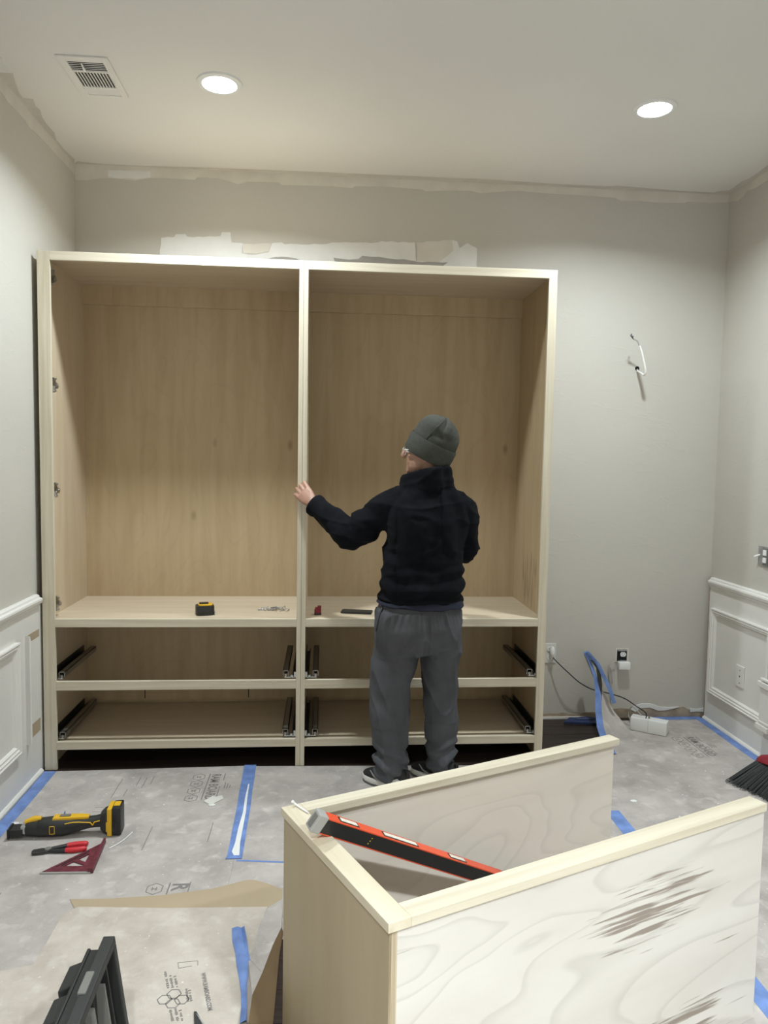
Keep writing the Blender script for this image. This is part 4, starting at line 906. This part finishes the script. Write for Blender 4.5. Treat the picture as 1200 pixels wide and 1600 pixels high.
for k in range(3): part('mark_dot', lbox(0.178 + 0.001 * k, 0.181 + 0.001 * k, -0.0132, -0.0124, -0.010 + k * 0.008, -0.0075 + k * 0.008), 'yellow', lv)
q = fl(455, 1258, BH + 0.003)
single('clear_tie', MB().tube([fl(457, 1252, BH + 0.014), fl(462, 1257, BH + 0.004), fl(472, 1264, BH + 0.003), fl(482, 1270, BH + 0.003)], [0.004, 0.003, 0.0025, 0.002], 7, sub=4), 'cord_w', 'pale translucent plastic tie on the far corner of the open box', 'cable tie', smooth=60)

# ================================================================== TOOL CASE (bottom left), BROOM (right)
apex = fl(172, 1462, 0.335)
tc = thing('tool_case_lid', 'black ribbed plastic tool case standing open at the bottom left', 'tool case', (apex.x - 0.03, apex.y - 0.2, 0.0078), 0.02)
CLn, CHt = 0.52, 0.327     # length towards the camera, height
tci = WM(tc).inverted(); la = tci @ apex
xr = la.x + 0.012; yf = la.y; lean = -0.045
def tcp(u, h, d): return Vector((xr + d + lean * (1 - h / CHt) * -1.0, yf - u, h))     # u towards camera, h height, d sideways
def tbox(u0, u1, h0, h1, d0, d1):
    P = [tcp(u, h, d) for h in (h0, h1) for u, d in ((u0, d0), (u1, d0), (u1, d1), (u0, d1))]
    return MB().add(P, [(0, 1, 2, 3), (7, 6, 5, 4), (0, 4, 5, 1), (1, 5, 6, 2), (2, 6, 7, 3), (3, 7, 4, 0)])
part('rim', tbox(0, CLn, CHt - 0.020, CHt, -0.028, 0.0), 'black_pl2', tc, bevel=0.003, world=False)
part('rim', tbox(0, 0.022, 0, CHt - 0.02, -0.028, 0.0), 'black_pl2', tc, bevel=0.003, world=False)
part('rim', tbox(CLn - 0.022, CLn, 0, CHt - 0.02, -0.028, 0.0), 'black_pl2', tc, bevel=0.003, world=False)
part('rim', tbox(0.022, CLn - 0.022, 0, 0.022, -0.028, 0.0), 'black_pl2', tc, bevel=0.003, world=False)
part('shell_back', tbox(0.01, CLn - 0.01, 0.008, CHt - 0.022, -0.066, -0.058), 'black_pl', tc, bevel=0.003, world=False)
part('shell_wall', tbox(0.012, CLn - 0.012, CHt - 0.034, CHt - 0.026, -0.060, -0.020), 'black_pl', tc, world=False)
part('shell_wall', tbox(0.012, 0.020, 0.01, CHt - 0.03, -0.060, -0.020), 'black_pl', tc, world=False)
for k, u in enumerate((0.035, 0.145, 0.255, 0.365)):
    P = [tcp(u, CHt - 0.022, -0.026), tcp(u + 0.075, CHt - 0.022, -0.026), tcp(u + 0.085, CHt - 0.050, -0.105), tcp(u - 0.002, CHt - 0.050, -0.105)]
    Q = [tcp(u, 0.02, -0.05), tcp(u + 0.075, 0.02, -0.05), tcp(u + 0.085, 0.02, -0.110), tcp(u - 0.002, 0.02, -0.110)]
    part('outer_rib', MB().add(P + Q, [(0, 1, 2, 3), (7, 6, 5, 4), (0, 4, 5, 1), (1, 5, 6, 2), (2, 6, 7, 3), (3, 7, 4, 0)]), 'black_pl2', tc, bevel=0.003, world=False)
part('inner_post', tbox(0.16, 0.18, 0.12, CHt - 0.06, -0.058, -0.012), 'grey_pl', tc, bevel=0.004, world=False)
part('inner_pocket', tbox(0.19, 0.30, 0.10, CHt - 0.10, -0.058, -0.018), 'grey_pl', tc, bevel=0.008, smooth=40, world=False)
part('inner_rib', tbox(0.045, 0.053, 0.03, CHt - 0.04, -0.058, -0.014), 'black_pl2', tc, bevel=0.001, world=False)
part('inner_rib', tbox(0.085, 0.093, 0.03, CHt - 0.06, -0.058, -0.010), 'grey_pl', tc, bevel=0.001, world=False)
part('latch', tbox(0.13, 0.20, CHt - 0.012, CHt + 0.004, -0.030, -0.012), 'grey_pl', tc, bevel=0.002, world=False)

bt0 = fl(1166, 1236)
bm0 = Vector((3.40, -1.02, 0.003))
brm = thing('broom', 'angle broom with dark bristles and red head at the right edge', 'broom', bm0)
hd_c = Vector((3.462, -0.985, 0.125)); ax_b = Vector((0.16, 0.02, 0.20)).normalized()
wdv = Vector((0.35, -0.93, 0.0)).normalized()                # long direction of the head
m = MB(); rnd = random.Random(8)
for i in range(420):
    t = rnd.uniform(-1, 1); s_ = rnd.uniform(-1, 1)
    top = hd_c + wdv * (t * 0.085) + Vector((0.02 * s_, 0.006 * s_, -0.005))
    bot = Vector((3.345, -0.99, 0.004)) + wdv * (t * 0.125) + Vector((0.045 * s_ + rnd.uniform(-.01, .01), 0.02 * s_, rnd.uniform(0, 0.012)))
    mid = top.lerp(bot, 0.5) + Vector((0.01, 0, 0.008)) * rnd.uniform(-0.5, 1)
    m.tube([top, mid, bot], [0.0022, 0.0022, 0.0014], 4, cap=False)
part('bristles', m, 'bristle', brm, kind='stuff')
part('bristle_core', MB().rings([[hd_c + wdv * (a * 0.08) + Vector((b * 0.016, 0, -0.004)) for a, b in ((-1, -1), (1, -1), (1, 1), (-1, 1))], [Vector((3.352, -0.99, 0.016)) + wdv * (a * 0.11) + Vector((b * 0.03, 0, 0)) for a, b in ((-1, -1), (1, -1), (1, 1), (-1, 1))]]), 'bristle', brm)
perp = ax_b.cross(wdv).normalized()
def hring(k, ww_, tt): return [hd_c + ax_b * k + wdv * (ww_ * math.cos(a)) + perp * (tt * math.sin(a)) for a in (2 * PI * i / 20 for i in range(20))]
part('head', MB().rings([hring(-0.03, 0.098, 0.030), hring(-0.012, 0.102, 0.034), hring(0.01, 0.092, 0.030), hring(0.03, 0.05, 0.024), hring(0.045, 0.022, 0.020)]), 'red_d', brm, smooth=50)
hb = hd_c + ax_b * 0.04; ht = Vector((RW - 0.014, -0.93, 0.003)) ; htop = Vector((3.618, -1.02, 1.25))
part('handle', MB().tube([hb, hb + (Vector((3.600, -1.02, 0.42)) - hb) * 0.6, Vector((3.585, -1.02, 0.45)), Vector((3.605, -1.03, 1.30))], 0.011, 12, sub=4), 'grey_pl', brm, smooth=60)

# ================================================================== THE MAN
def V3(*a): return Vector(a)
PB = V3(1.765, -0.855, 0.003)
TH = math.radians(14); FW = V3(-math.sin(TH), math.cos(TH), 0); SD = V3(math.cos(TH), math.sin(TH), 0); UP = V3(0, 0, 1)
def ell(c, hw, hd, n=28, p=2.3, sd=SD, fw=FW):
    out = []
    for i in range(n):
        a = 2 * PI * i / n; x, y_ = math.cos(a), math.sin(a)
        out.append(c + sd * (hw * math.copysign(abs(x) ** (2 / p), x)) + fw * (hd * math.copysign(abs(y_) ** (2 / p), y_)))
    return out
HDir = V3(-0.90, 0.435, 0).normalized(); HS = V3(HDir.y, -HDir.x, 0)       # head forward, head's right
HC = V3(1.812, -0.845, 1.535)
def hp(f, s, u): return HC + HDir * f + HS * s + UP * u

# --- body (skin), one continuous surface
b = MB()
b.ball(hp(0.0, 0, 0.03), (0.098, 0.077, 0.105), 20, 12, axes=(HDir, HS, UP))
b.ball(hp(0.035, 0, -0.035), (0.066, 0.062, 0.075), 18, 10, axes=(HDir, HS, UP))
b.tube([hp(0.07, 0.0, -0.045), hp(0.088, 0.0, -0.075), hp(0.086, 0.0, -0.088)], [(0.03, 0.036), (0.018, 0.026), (0.010, 0.018)], 12, sub=3)
b.tube([hp(0.095, 0, 0.035), hp(0.108, 0, 0.015), hp(0.122, 0, -0.004), hp(0.112, 0, -0.014)], [0.009, 0.011, 0.013, 0.011], 10, sub=3)          # nose
b.tube([hp(0.088, 0.03, 0.038), hp(0.098, 0, 0.040), hp(0.088, -0.03, 0.038)], [0.008, 0.010, 0.008], 8, sub=3)                              # brow
b.tube([hp(0.088, 0.022, -0.040), hp(0.100, 0, -0.040), hp(0.088, -0.022, -0.040)], [0.005, 0.008, 0.005], 8, sub=3)                           # lips
b.tube([hp(0.086, 0.020, -0.053), hp(0.097, 0, -0.053), hp(0.086, -0.020, -0.053)], [0.005, 0.007, 0.005], 8, sub=3)
for s_ in (1, -1):
    b.ball(hp(-0.008, s_ * 0.078, -0.010), (0.018, 0.007, 0.030), 10, 8, axes=(HDir, HS, UP))
    b.ball(hp(0.060, s_ * 0.040, -0.008), (0.024, 0.022, 0.022), 10, 8, axes=(HDir, HS, UP))
b.tube([hp(-0.022, 0, -0.045), V3(1.822, -0.850, 1.43), V3(1.818, -0.852, 1.36)], [0.056, 0.056, 0.066], 16, sub=3)
tor = [(0.80, 1.780, 0.150, 0.095), (0.90, 1.786, 0.158, 0.10), (1.02, 1.793, 0.150, 0.095), (1.15, 1.803, 0.160, 0.10), (1.27, 1.812, 0.165, 0.095), (1.33, 1.814, 0.14, 0.08), (1.37, 1.816, 0.08, 0.06)]
b.rings([ell(V3(x, -0.852, z), hw, hd) for z, x, hw, hd in tor])
SHL, ELL, WRL = V3(1.665, -0.845, 1.300), V3(1.475, -0.800, 1.165), V3(1.288, -0.695, 1.300)
SHR, ELR, WRR = V3(1.985, -0.815, 1.290), V3(2.005, -0.745, 1.085), V3(1.860, -0.640, 1.185)
for a_, e_, w_ in ((SHL, ELL, WRL), (SHR, ELR, WRR)):
    b.tube([a_, a_.lerp(e_, 0.5), e_, e_.lerp(w_, 0.45), w_], [0.050, 0.045, 0.038, 0.036, 0.027], 12, sub=3)
LEGS = (((1.685, -0.868, 0.78), (1.655, -0.872, 0.44), (1.664, -0.882, 0.10)), ((1.885, -0.842, 0.78), (1.900, -0.815, 0.44), (1.902, -0.828, 0.10)))
for h_, k_, a_ in LEGS: b.tube([V3(*h_), V3(*k_), V3(*a_), V3(a_[0], a_[1], 0.05)], [0.085, 0.058, 0.042, 0.040], 14, sub=4)
# left hand on the post
def hand(b, wr, kn, across, curl, fl_, thumb):
    """wr wrist, kn middle knuckle, across unit vector towards the index side"""
    fd = (kn - wr).normalized(); nrm = fd.cross(across).normalized()
    b.tube([wr - fd * 0.02, wr, wr.lerp(kn, 0.5), kn], [(0.026, 0.022), (0.027, 0.020), (0.038, 0.017), (0.042, 0.014)], 14, side=across, sub=3)
    for k, (off, ln_) in enumerate(((0.030, 0.070), (0.010, 0.078), (-0.010, 0.073), (-0.029, 0.058))):
        p = kn + across * off - fd * (0.006 * abs(k - 1)); pts_ = [p - fd * 0.015]
        d = fd.copy()
        for seg_, bend in zip((0.45, 0.32, 0.25), fl_):
            d = (d * math.cos(bend) + curl * math.sin(bend)).normalized(); pts_.append(pts_[-1] + d * (ln_ * seg_ + (0.015 if len(pts_) == 1 else 0)) + across * (off * 0.12))
        b.tube(pts_, [0.0105, 0.0100, 0.0090, 0.0072], 9, sub=2)
    b.tube([wr + across * 0.018 + fd * 0.012] + thumb, [0.014, 0.0125, 0.0105, 0.0080], 9, sub=2)
wr = WRL; kn = V3(1.243, -0.652, 1.345)
acr = V3(0.50, 0.10, 0.86); fdl = (kn - wr).normalized(); acr = (acr - fdl * acr.dot(fdl)).normalized()
hand(b, wr, kn, acr, V3(0.10, 0.95, 0.10), (0.15, 0.55, 0.5), [V3(1.278, -0.668, 1.352), V3(1.264, -0.644, 1.372), V3(1.256, -0.632, 1.388)])
kn = V3(1.800, -0.605, 1.225); fdr = (kn - WRR).normalized(); acr = V3(0.2, -0.1, 0.97); acr = (acr - fdr * acr.dot(fdr)).normalized()
hand(b, WRR, kn, acr, V3(-0.2, -0.8, 0.0), (0.3, 0.6, 0.6), [WRR + acr * 0.035 + fdr * 0.035, WRR + acr * 0.045 + fdr * 0.06, WRR + acr * 0.045 + fdr * 0.082])
bme = voxel(b, 0.0045, 3)
person = skin_part('person', bme, 'skin', None)
person.data.transform(Matrix.Translation(-PB)); person.location = PB
tag(person, 'man in grey beanie, dark fleece jacket and grey sweatpants, hand on the cabinet post', 'person')

def fold(p, f, a, ph=0.0, s=9.0): return a * math.sin(f * p.z + ph + 2.2 * noise.noise(p * s))
# --- jacket
j = MB()
jr = [(0.858, 1.786, 0.176, 0.118), (0.868, 1.787, 0.192, 0.132), (0.888, 1.788, 0.199, 0.138), (0.905, 1.788, 0.194, 0.134), (0.925, 1.789, 0.200, 0.139), (0.955, 1.790, 0.199, 0.137), (1.00, 1.793, 0.190, 0.130), (1.06, 1.797, 0.186, 0.126), (1.14, 1.803, 0.187, 0.128), (1.21, 1.809, 0.191, 0.126), (1.27, 1.813, 0.190, 0.120), (1.315, 1.815, 0.176, 0.108), (1.35, 1.816, 0.150, 0.096), (1.378, 1.817, 0.118, 0.088), (1.405, 1.815, 0.098, 0.084)]
j.rings([ell(V3(x, -0.855, z), hw, hd, 36, 2.4) for z, x, hw, hd in jr])
j.tube([V3(1.800, -0.850, 1.325), SHL + V3(0.0, 0, 0.0), SHL.lerp(ELL, 0.5) + V3(0.0, 0, 0.010), ELL, ELL.lerp(WRL, 0.45), ELL.lerp(WRL, 0.80), WRL - (WRL - ELL).normalized() * 0.012], [0.060, (0.084, 0.082), (0.079, 0.074), (0.071, 0.070), (0.064, 0.062), (0.055, 0.055), (0.047, 0.048)], 18, sub=5)
j.tube([V3(1.85, -0.845, 1.32), SHR + V3(-0.01, 0, 0.0), SHR.lerp(ELR, 0.55), ELR, ELR.lerp(WRR, 0.5), WRR - (WRR - ELR).normalized() * 0.012], [0.060, (0.076, 0.078), (0.070, 0.072), (0.064, 0.066), (0.056, 0.056), (0.048, 0.048)], 18, sub=5)
# stand collar
cc = V3(1.815, -0.850, 0)
cr_ = []
for z, hw, hd, sh in ((1.375, 0.100, 0.098, 0), (1.398, 0.107, 0.112, 0.004), (1.420, 0.108, 0.119, 0.008), (1.432, 0.106, 0.116, 0.010), (1.452, 0.108, 0.119, 0.013), (1.470, 0.106, 0.117, 0.014), (1.477, 0.099, 0.110, 0.014)):
    cr_.append([V3(p.x, p.y, z - 0.030 * ((p - cc).dot(HDir) / 0.10) * (1 if (p - cc).dot(HDir) > 0 else 0.15)) for p in ell(cc + HDir * sh, hd, hw, 30, 2.1, HDir, -HS)])
j.rings(cr_)
jme = voxel(j, 0.006, 5)
def jd(p):
    d = 0.003 * noise.noise(p * 22) + 0.006 * noise.noise(p * 8)
    q = V3(p.x * 3.0 + p.z * 2.0, p.y * 3, p.z * 9.0)
    rd = 1 - abs(noise.noise(q * 1.7)); d += 0.0065 * (rd ** 6) - 0.003
    if p.z < 1.08 and p.x > 1.58: d += fold(p, 95, 0.0075 * min(1, (1.08 - p.z) / 0.1)) * (0.4 + 0.6 * max(0, min(1, (p.x - 1.60) / 0.3)))
    dl_ = (p - SHL).length
    if p.x < 1.66: d += 0.0065 * math.sin(46 * (p - SHL).dot((ELL - SHL).normalized()) + 3 * noise.noise(p * 8))
    if p.z > 1.1 and p.x > 1.86: d += 0.006 * math.sin(60 * (p.x * 0.9 + p.z * 0.35) + 3 * noise.noise(p * 7))
    return d
jk = skin_part('jacket', jme, 'fleece', person, jd)
part('cuff', MB().tube([WRL - (WRL - ELL).normalized() * 0.045, WRL - (WRL - ELL).normalized() * 0.03, WRL - (WRL - ELL).normalized() * 0.012, WRL - (WRL - ELL).normalized() * 0.004], [0.050, 0.0545, 0.054, 0.047], 20, sub=2), 'fleece', jk, smooth=60)
col_in = [V3(p.x, p.y, 1.449 - 0.030 * ((p - cc).dot(HDir) / 0.10) * (1 if (p - cc).dot(HDir) > 0 else 0.15)) for p in ell(cc + HDir * 0.012, 0.090, 0.086, 24, 2.1, HDir, -HS)]
# undershirt tail and throat
us = MB().rings([ell(V3(1.787, -0.855, z), hw, hd, 32, 2.4) for z, hw, hd in ((0.843, 0.198, 0.137), (0.848, 0.203, 0.142), (0.875, 0.197, 0.136))])
for p in us.v:
    if p.z < 0.87: p.z += 0.016 * max(0.0, min(1.0, (1.80 - p.x) / 0.10)) + 0.003 * math.sin(p.x * 60)
part('undershirt', us, 'navy_tee', person, smooth=50)
m = MB()
for s_ in (-1, 1): m.tube([hp(0.098, s_ * 0.028, -0.110), hp(0.108, s_ * 0.020, -0.128), hp(0.106, s_ * 0.022, -0.150)], [0.006, 0.008, 0.004], 8, sub=3)
part('throat_strap', m, 'white_pl', person, smooth=60, label='white band ends at the throat')

# --- trousers
t_ = MB()
pr = [(0.895, 1.786, 0.170, 0.112), (0.86, 1.785, 0.190, 0.128), (0.82, 1.780, 0.199, 0.138), (0.76, 1.778, 0.205, 0.146), (0.70, 1.778, 0.203, 0.140), (0.655, 1.780, 0.192, 0.125), (0.635, 1.782, 0.176, 0.108)]
t_.rings([ell(V3(x, -0.857, z), hw, hd, 36, 2.5) for z, x, hw, hd in pr])
t_.tube([(1.690, -0.862, 0.76), (1.678, -0.868, 0.62), (1.662, -0.872, 0.50), (1.655, -0.874, 0.40), (1.656, -0.880, 0.28), (1.664, -0.884, 0.20), (1.668, -0.884, 0.165), (1.664, -0.886, 0.135), (1.668, -0.884, 0.110), (1.664, -0.886, 0.085), (1.666, -0.884, 0.072)],
        [(0.100, 0.122), (0.100, 0.108), (0.094, 0.098), (0.092, 0.094), (0.086, 0.088), (0.074, 0.076), (0.070, 0.074), (0.077, 0.080), (0.068, 0.072), (0.069, 0.072), (0.058, 0.060)], 24, side=(1, 0, 0), sub=3)
t_.tube([(1.882, -0.848, 0.76), (1.888, -0.842, 0.62), (1.895, -0.826, 0.50), (1.900, -0.818, 0.40), (1.902, -0.822, 0.28), (1.905, -0.828, 0.20), (1.908, -0.830, 0.165), (1.903, -0.832, 0.135), (1.907, -0.830, 0.110), (1.902, -0.832, 0.085), (1.905, -0.830, 0.072)],
        [(0.100, 0.120), (0.094, 0.102), (0.086, 0.092), (0.084, 0.088), (0.080, 0.084), (0.066, 0.070), (0.064, 0.068), (0.071, 0.075), (0.062, 0.066), (0.063, 0.066), (0.052, 0.054)], 24, side=(1, 0, 0), sub=3)
tme = voxel(t_, 0.006, 5)
def td(p):
    d = 0.007 * noise.noise(V3(p.x * 9, p.y * 9, p.z * 4)) + 0.002 * noise.noise(p * 18)
    q = V3(p.x * 9.0, p.y * 9, p.z * 4.0 + p.x * 4.0)
    rd = 1 - abs(noise.noise(q * 1.1)); d += 0.012 * (rd ** 6) - 0.004
    if p.z < 0.24: d += 0.010 * math.sin(95 * p.z + 28 * (p.x if p.x < 1.78 else -p.x) + 3.5 * noise.noise(p * 7)) * min(1, (0.24 - p.z) / 0.06)
    if 0.30 < p.z < 0.62: d += 0.004 * math.sin(30 * p.z + 26 * p.x + 3 * noise.noise(p * 5))
    if 0.74 < p.z < 0.835: d += 0.0025 * math.sin(46 * math.atan2(p.y + 0.857, p.x - 1.782) + 4 * noise.noise(p * 6)) * (p.z - 0.74) / 0.09
    if p.z > 0.835: d = min(d, 0.0) - 0.002
    if abs(p.x - (1.805)) < 0.012 and p.y < -0.9 and p.z > 0.64: d -= 0.006
    if p.y < -0.9 and 0.66 < p.z < 0.82: d += 0.012 * math.exp(-((p.x - 1.880) / 0.055) ** 2 - ((p.z - 0.73) / 0.06) ** 2) + 0.009 * math.exp(-((p.x - 1.70) / 0.06) ** 2 - ((p.z - 0.73) / 0.06) ** 2)
    return d
from mathutils.bvhtree import BVHTree
nr_ = [v.normal.copy() for v in tme.vertices]
for v_, n_ in zip(tme.vertices, nr_): v_.co += n_ * td(v_.co)
tbv = BVHTree.FromPolygons([v_.co.copy() for v_ in tme.vertices], [tuple(p.vertices) for p in tme.polygons])
zipp = []
for px_ in ((599, 944), (595, 958), (591, 972), (588, 986)):
    hit = tbv.ray_cast(CAM, ray(*px_).normalized())[0]
    if hit is not None: zipp.append(hit.copy())
tr_ = skin_part('sweatpants', tme, 'sweat', person)
pk = [wb(597, 942, -0.90), wb(592, 962, -0.90), wb(587, 985, -0.90)]
if len(zipp) > 1: part('pocket_zip', MB().tube(zipp, 0.004, 6, sub=3), 'black_pl', tr_, smooth=60)
# --- shoes
def shoe(heel, toe):
    heel, toe = V3(*heel, 0.003), V3(*toe, 0.003); d = (toe - heel); ln_ = d.length; d.normalize(); s_ = V3(-d.y, d.x, 0)
    def sec(t, hw, z0, z1, n=16):
        c = heel + d * (ln_ * t); out = []
        for i in range(n):
            a = 2 * PI * i / n; out.append(c + s_ * (hw * math.cos(a)) + UP * ((z0 + z1) / 2 + (z1 - z0) / 2 * math.sin(a)))
        return out
    up_ = MB().rings([sec(0.02, 0.024, 0.03, 0.085), sec(0.08, 0.034, 0.022, 0.105), sec(0.25, 0.037, 0.022, 0.105), sec(0.42, 0.038, 0.020, 0.095), sec(0.58, 0.042, 0.020, 0.078), sec(0.75, 0.044, 0.020, 0.066), sec(0.90, 0.038, 0.020, 0.056), sec(0.98, 0.022, 0.024, 0.046)])
    sh = part('shoe', up_, 'shoe_k', person, smooth=60)
    prof = [(0.0, 0.026), (0.04, 0.035), (0.2, 0.039), (0.45, 0.040), (0.7, 0.048), (0.87, 0.043), (0.96, 0.030), (1.0, 0.014)]
    outl = [heel + d * (ln_ * t) + s_ * w_ for t, w_ in prof] + [heel + d * (ln_ * t) - s_ * w_ for t, w_ in prof[::-1]]
    part('midsole', MB().prism([p + UP * 0.009 for p in outl], (0, 0, 0.024)), 'shoe_w', sh, bevel=0.006, smooth=50)
    part('outsole', MB().prism(outl, (0, 0, 0.0095)), 'shoe_g', sh, bevel=0.002, smooth=50)
    for q in (1,):
        sw = [(0.30, 0.060), (0.40, 0.044), (0.52, 0.040), (0.66, 0.052), (0.74, 0.070), (0.66, 0.046), (0.52, 0.032), (0.40, 0.034)]
        P = [heel + d * (ln_ * t) + s_ * (q * (0.0375 + 0.006 * (t - .3))) + UP * z for t, z in sw]
        part('swoosh_mark', MB().prism(P, s_ * (q * 0.006)), 'lgrey_pl', sh)
        hc = [(0.06, 0.03), (0.30, 0.03), (0.26, 0.055), (0.14, 0.070), (0.05, 0.062)]
        part('heel_overlay', MB().prism([heel + d * (ln_ * t) + s_ * (q * 0.031) + UP * z for t, z in hc], s_ * (q * 0.0085)), 'shoe_w', sh, bevel=0.002)
    part('heel_tab', MB().tube([heel + d * 0.006 + UP * 0.070, heel + d * 0.004 + UP * 0.105], 0.010, 8), 'shoe_k', sh)
shoe((1.735, -0.950), (1.552, -0.772))
shoe((1.972, -0.880), (1.785, -0.715))
# --- beanie
ti = math.radians(27); HA = (UP * math.cos(ti) - HDir * math.sin(ti)).normalized(); HFw = (HDir * math.cos(ti) + UP * math.sin(ti)).normalized()
H0 = HC + HDir * 0.0 + UP * 0.008
def hr(h, rf, rs, shf=0.0, n=36): return [H0 + HA * h + HFw * (shf + rf * math.cos(a)) + HS * (rs * math.sin(a)) for a in (2 * PI * i / n for i in range(n))]
dome = MB().rings([hr(-0.02, 0.100, 0.084), hr(0.03, 0.106, 0.090), hr(0.070, 0.107, 0.091, -0.001), hr(0.100, 0.103, 0.088, 0.000), hr(0.125, 0.094, 0.081, 0.002), hr(0.147, 0.077, 0.066, 0.004), hr(0.163, 0.054, 0.047, 0.005), hr(0.172, 0.026, 0.023, 0.005), hr(0.174, 0.010, 0.009, 0.005)])
dme = voxel(dome, 0.005, 3)
def hd_(p):
    q = p - H0; h = q.dot(HA); a = math.atan2(q.dot(HS), q.dot(HFw)); d = 0.0015 * noise.noise(p * 25)
    d -= 0.010 * max(0, (h - 0.06) / 0.1) * math.exp(-((abs(a + 2.0)) / 0.16) ** 2)
    d += 0.006 * max(0, (h - 0.05) / 0.1) * math.exp(-((abs(a + 2.45)) / 0.30) ** 2)
    d -= 0.008 * math.exp(-((h - 0.100) / 0.012) ** 2 - ((a + 2.1) / 0.5) ** 2)
    return d
hat = skin_part('beanie', dme, 'knit', person, hd_)
part('cuff', MB().rings([hr(-0.022, 0.101, 0.086), hr(-0.027, 0.106, 0.091), hr(-0.019, 0.1125, 0.0965), hr(0.020, 0.1150, 0.0990), hr(0.050, 0.1145, 0.0985), hr(0.058, 0.111, 0.095), hr(0.054, 0.104, 0.089)], closed=True), 'knit', hat, smooth=60)
part('seam', MB().tube([H0 + HA * h + HFw * (sf + rf * math.cos(a)) + HS * (rs * math.sin(a)) for h, rf, rs, sf, a in ((0.056, 0.1080, 0.092, 0, -1.45), (0.100, 0.1035, 0.0885, 0, -1.55), (0.125, 0.0945, 0.0815, .002, -1.65), (0.147, 0.0775, 0.0665, .004, -1.75), (0.163, 0.0545, 0.0475, .005, -1.85), (0.173, 0.020, 0.018, .005, -1.9))], 0.0022, 6, sub=4), 'knit', hat, smooth=60)
# --- glasses, eyes
gl = MB()
for s_ in (-1, 1):
    gl.tube([hp(0.098, s_ * 0.062, 0.022), hp(0.05, s_ * 0.080, 0.018), hp(-0.005, s_ * 0.084, 0.010)], 0.0016, 6, sub=2)
    gl.tube([hp(0.104, s_ * 0.034 + 0.024 * math.cos(a), 0.014 + 0.018 * math.sin(a)) for a in (2 * PI * i / 14 for i in range(15))], 0.0009, 6)
gl.tube([hp(0.106, -0.011, 0.018), hp(0.110, 0, 0.021), hp(0.106, 0.011, 0.018)], 0.0018, 6)
part('glasses', gl, 'white_pl', person, smooth=60, label='thin pale eyeglass frame')
for s_ in (-1, 1): part('eye', MB().ball(hp(0.083, s_ * 0.034, 0.016), 0.012, 12, 8), 'eye', person, smooth=60)
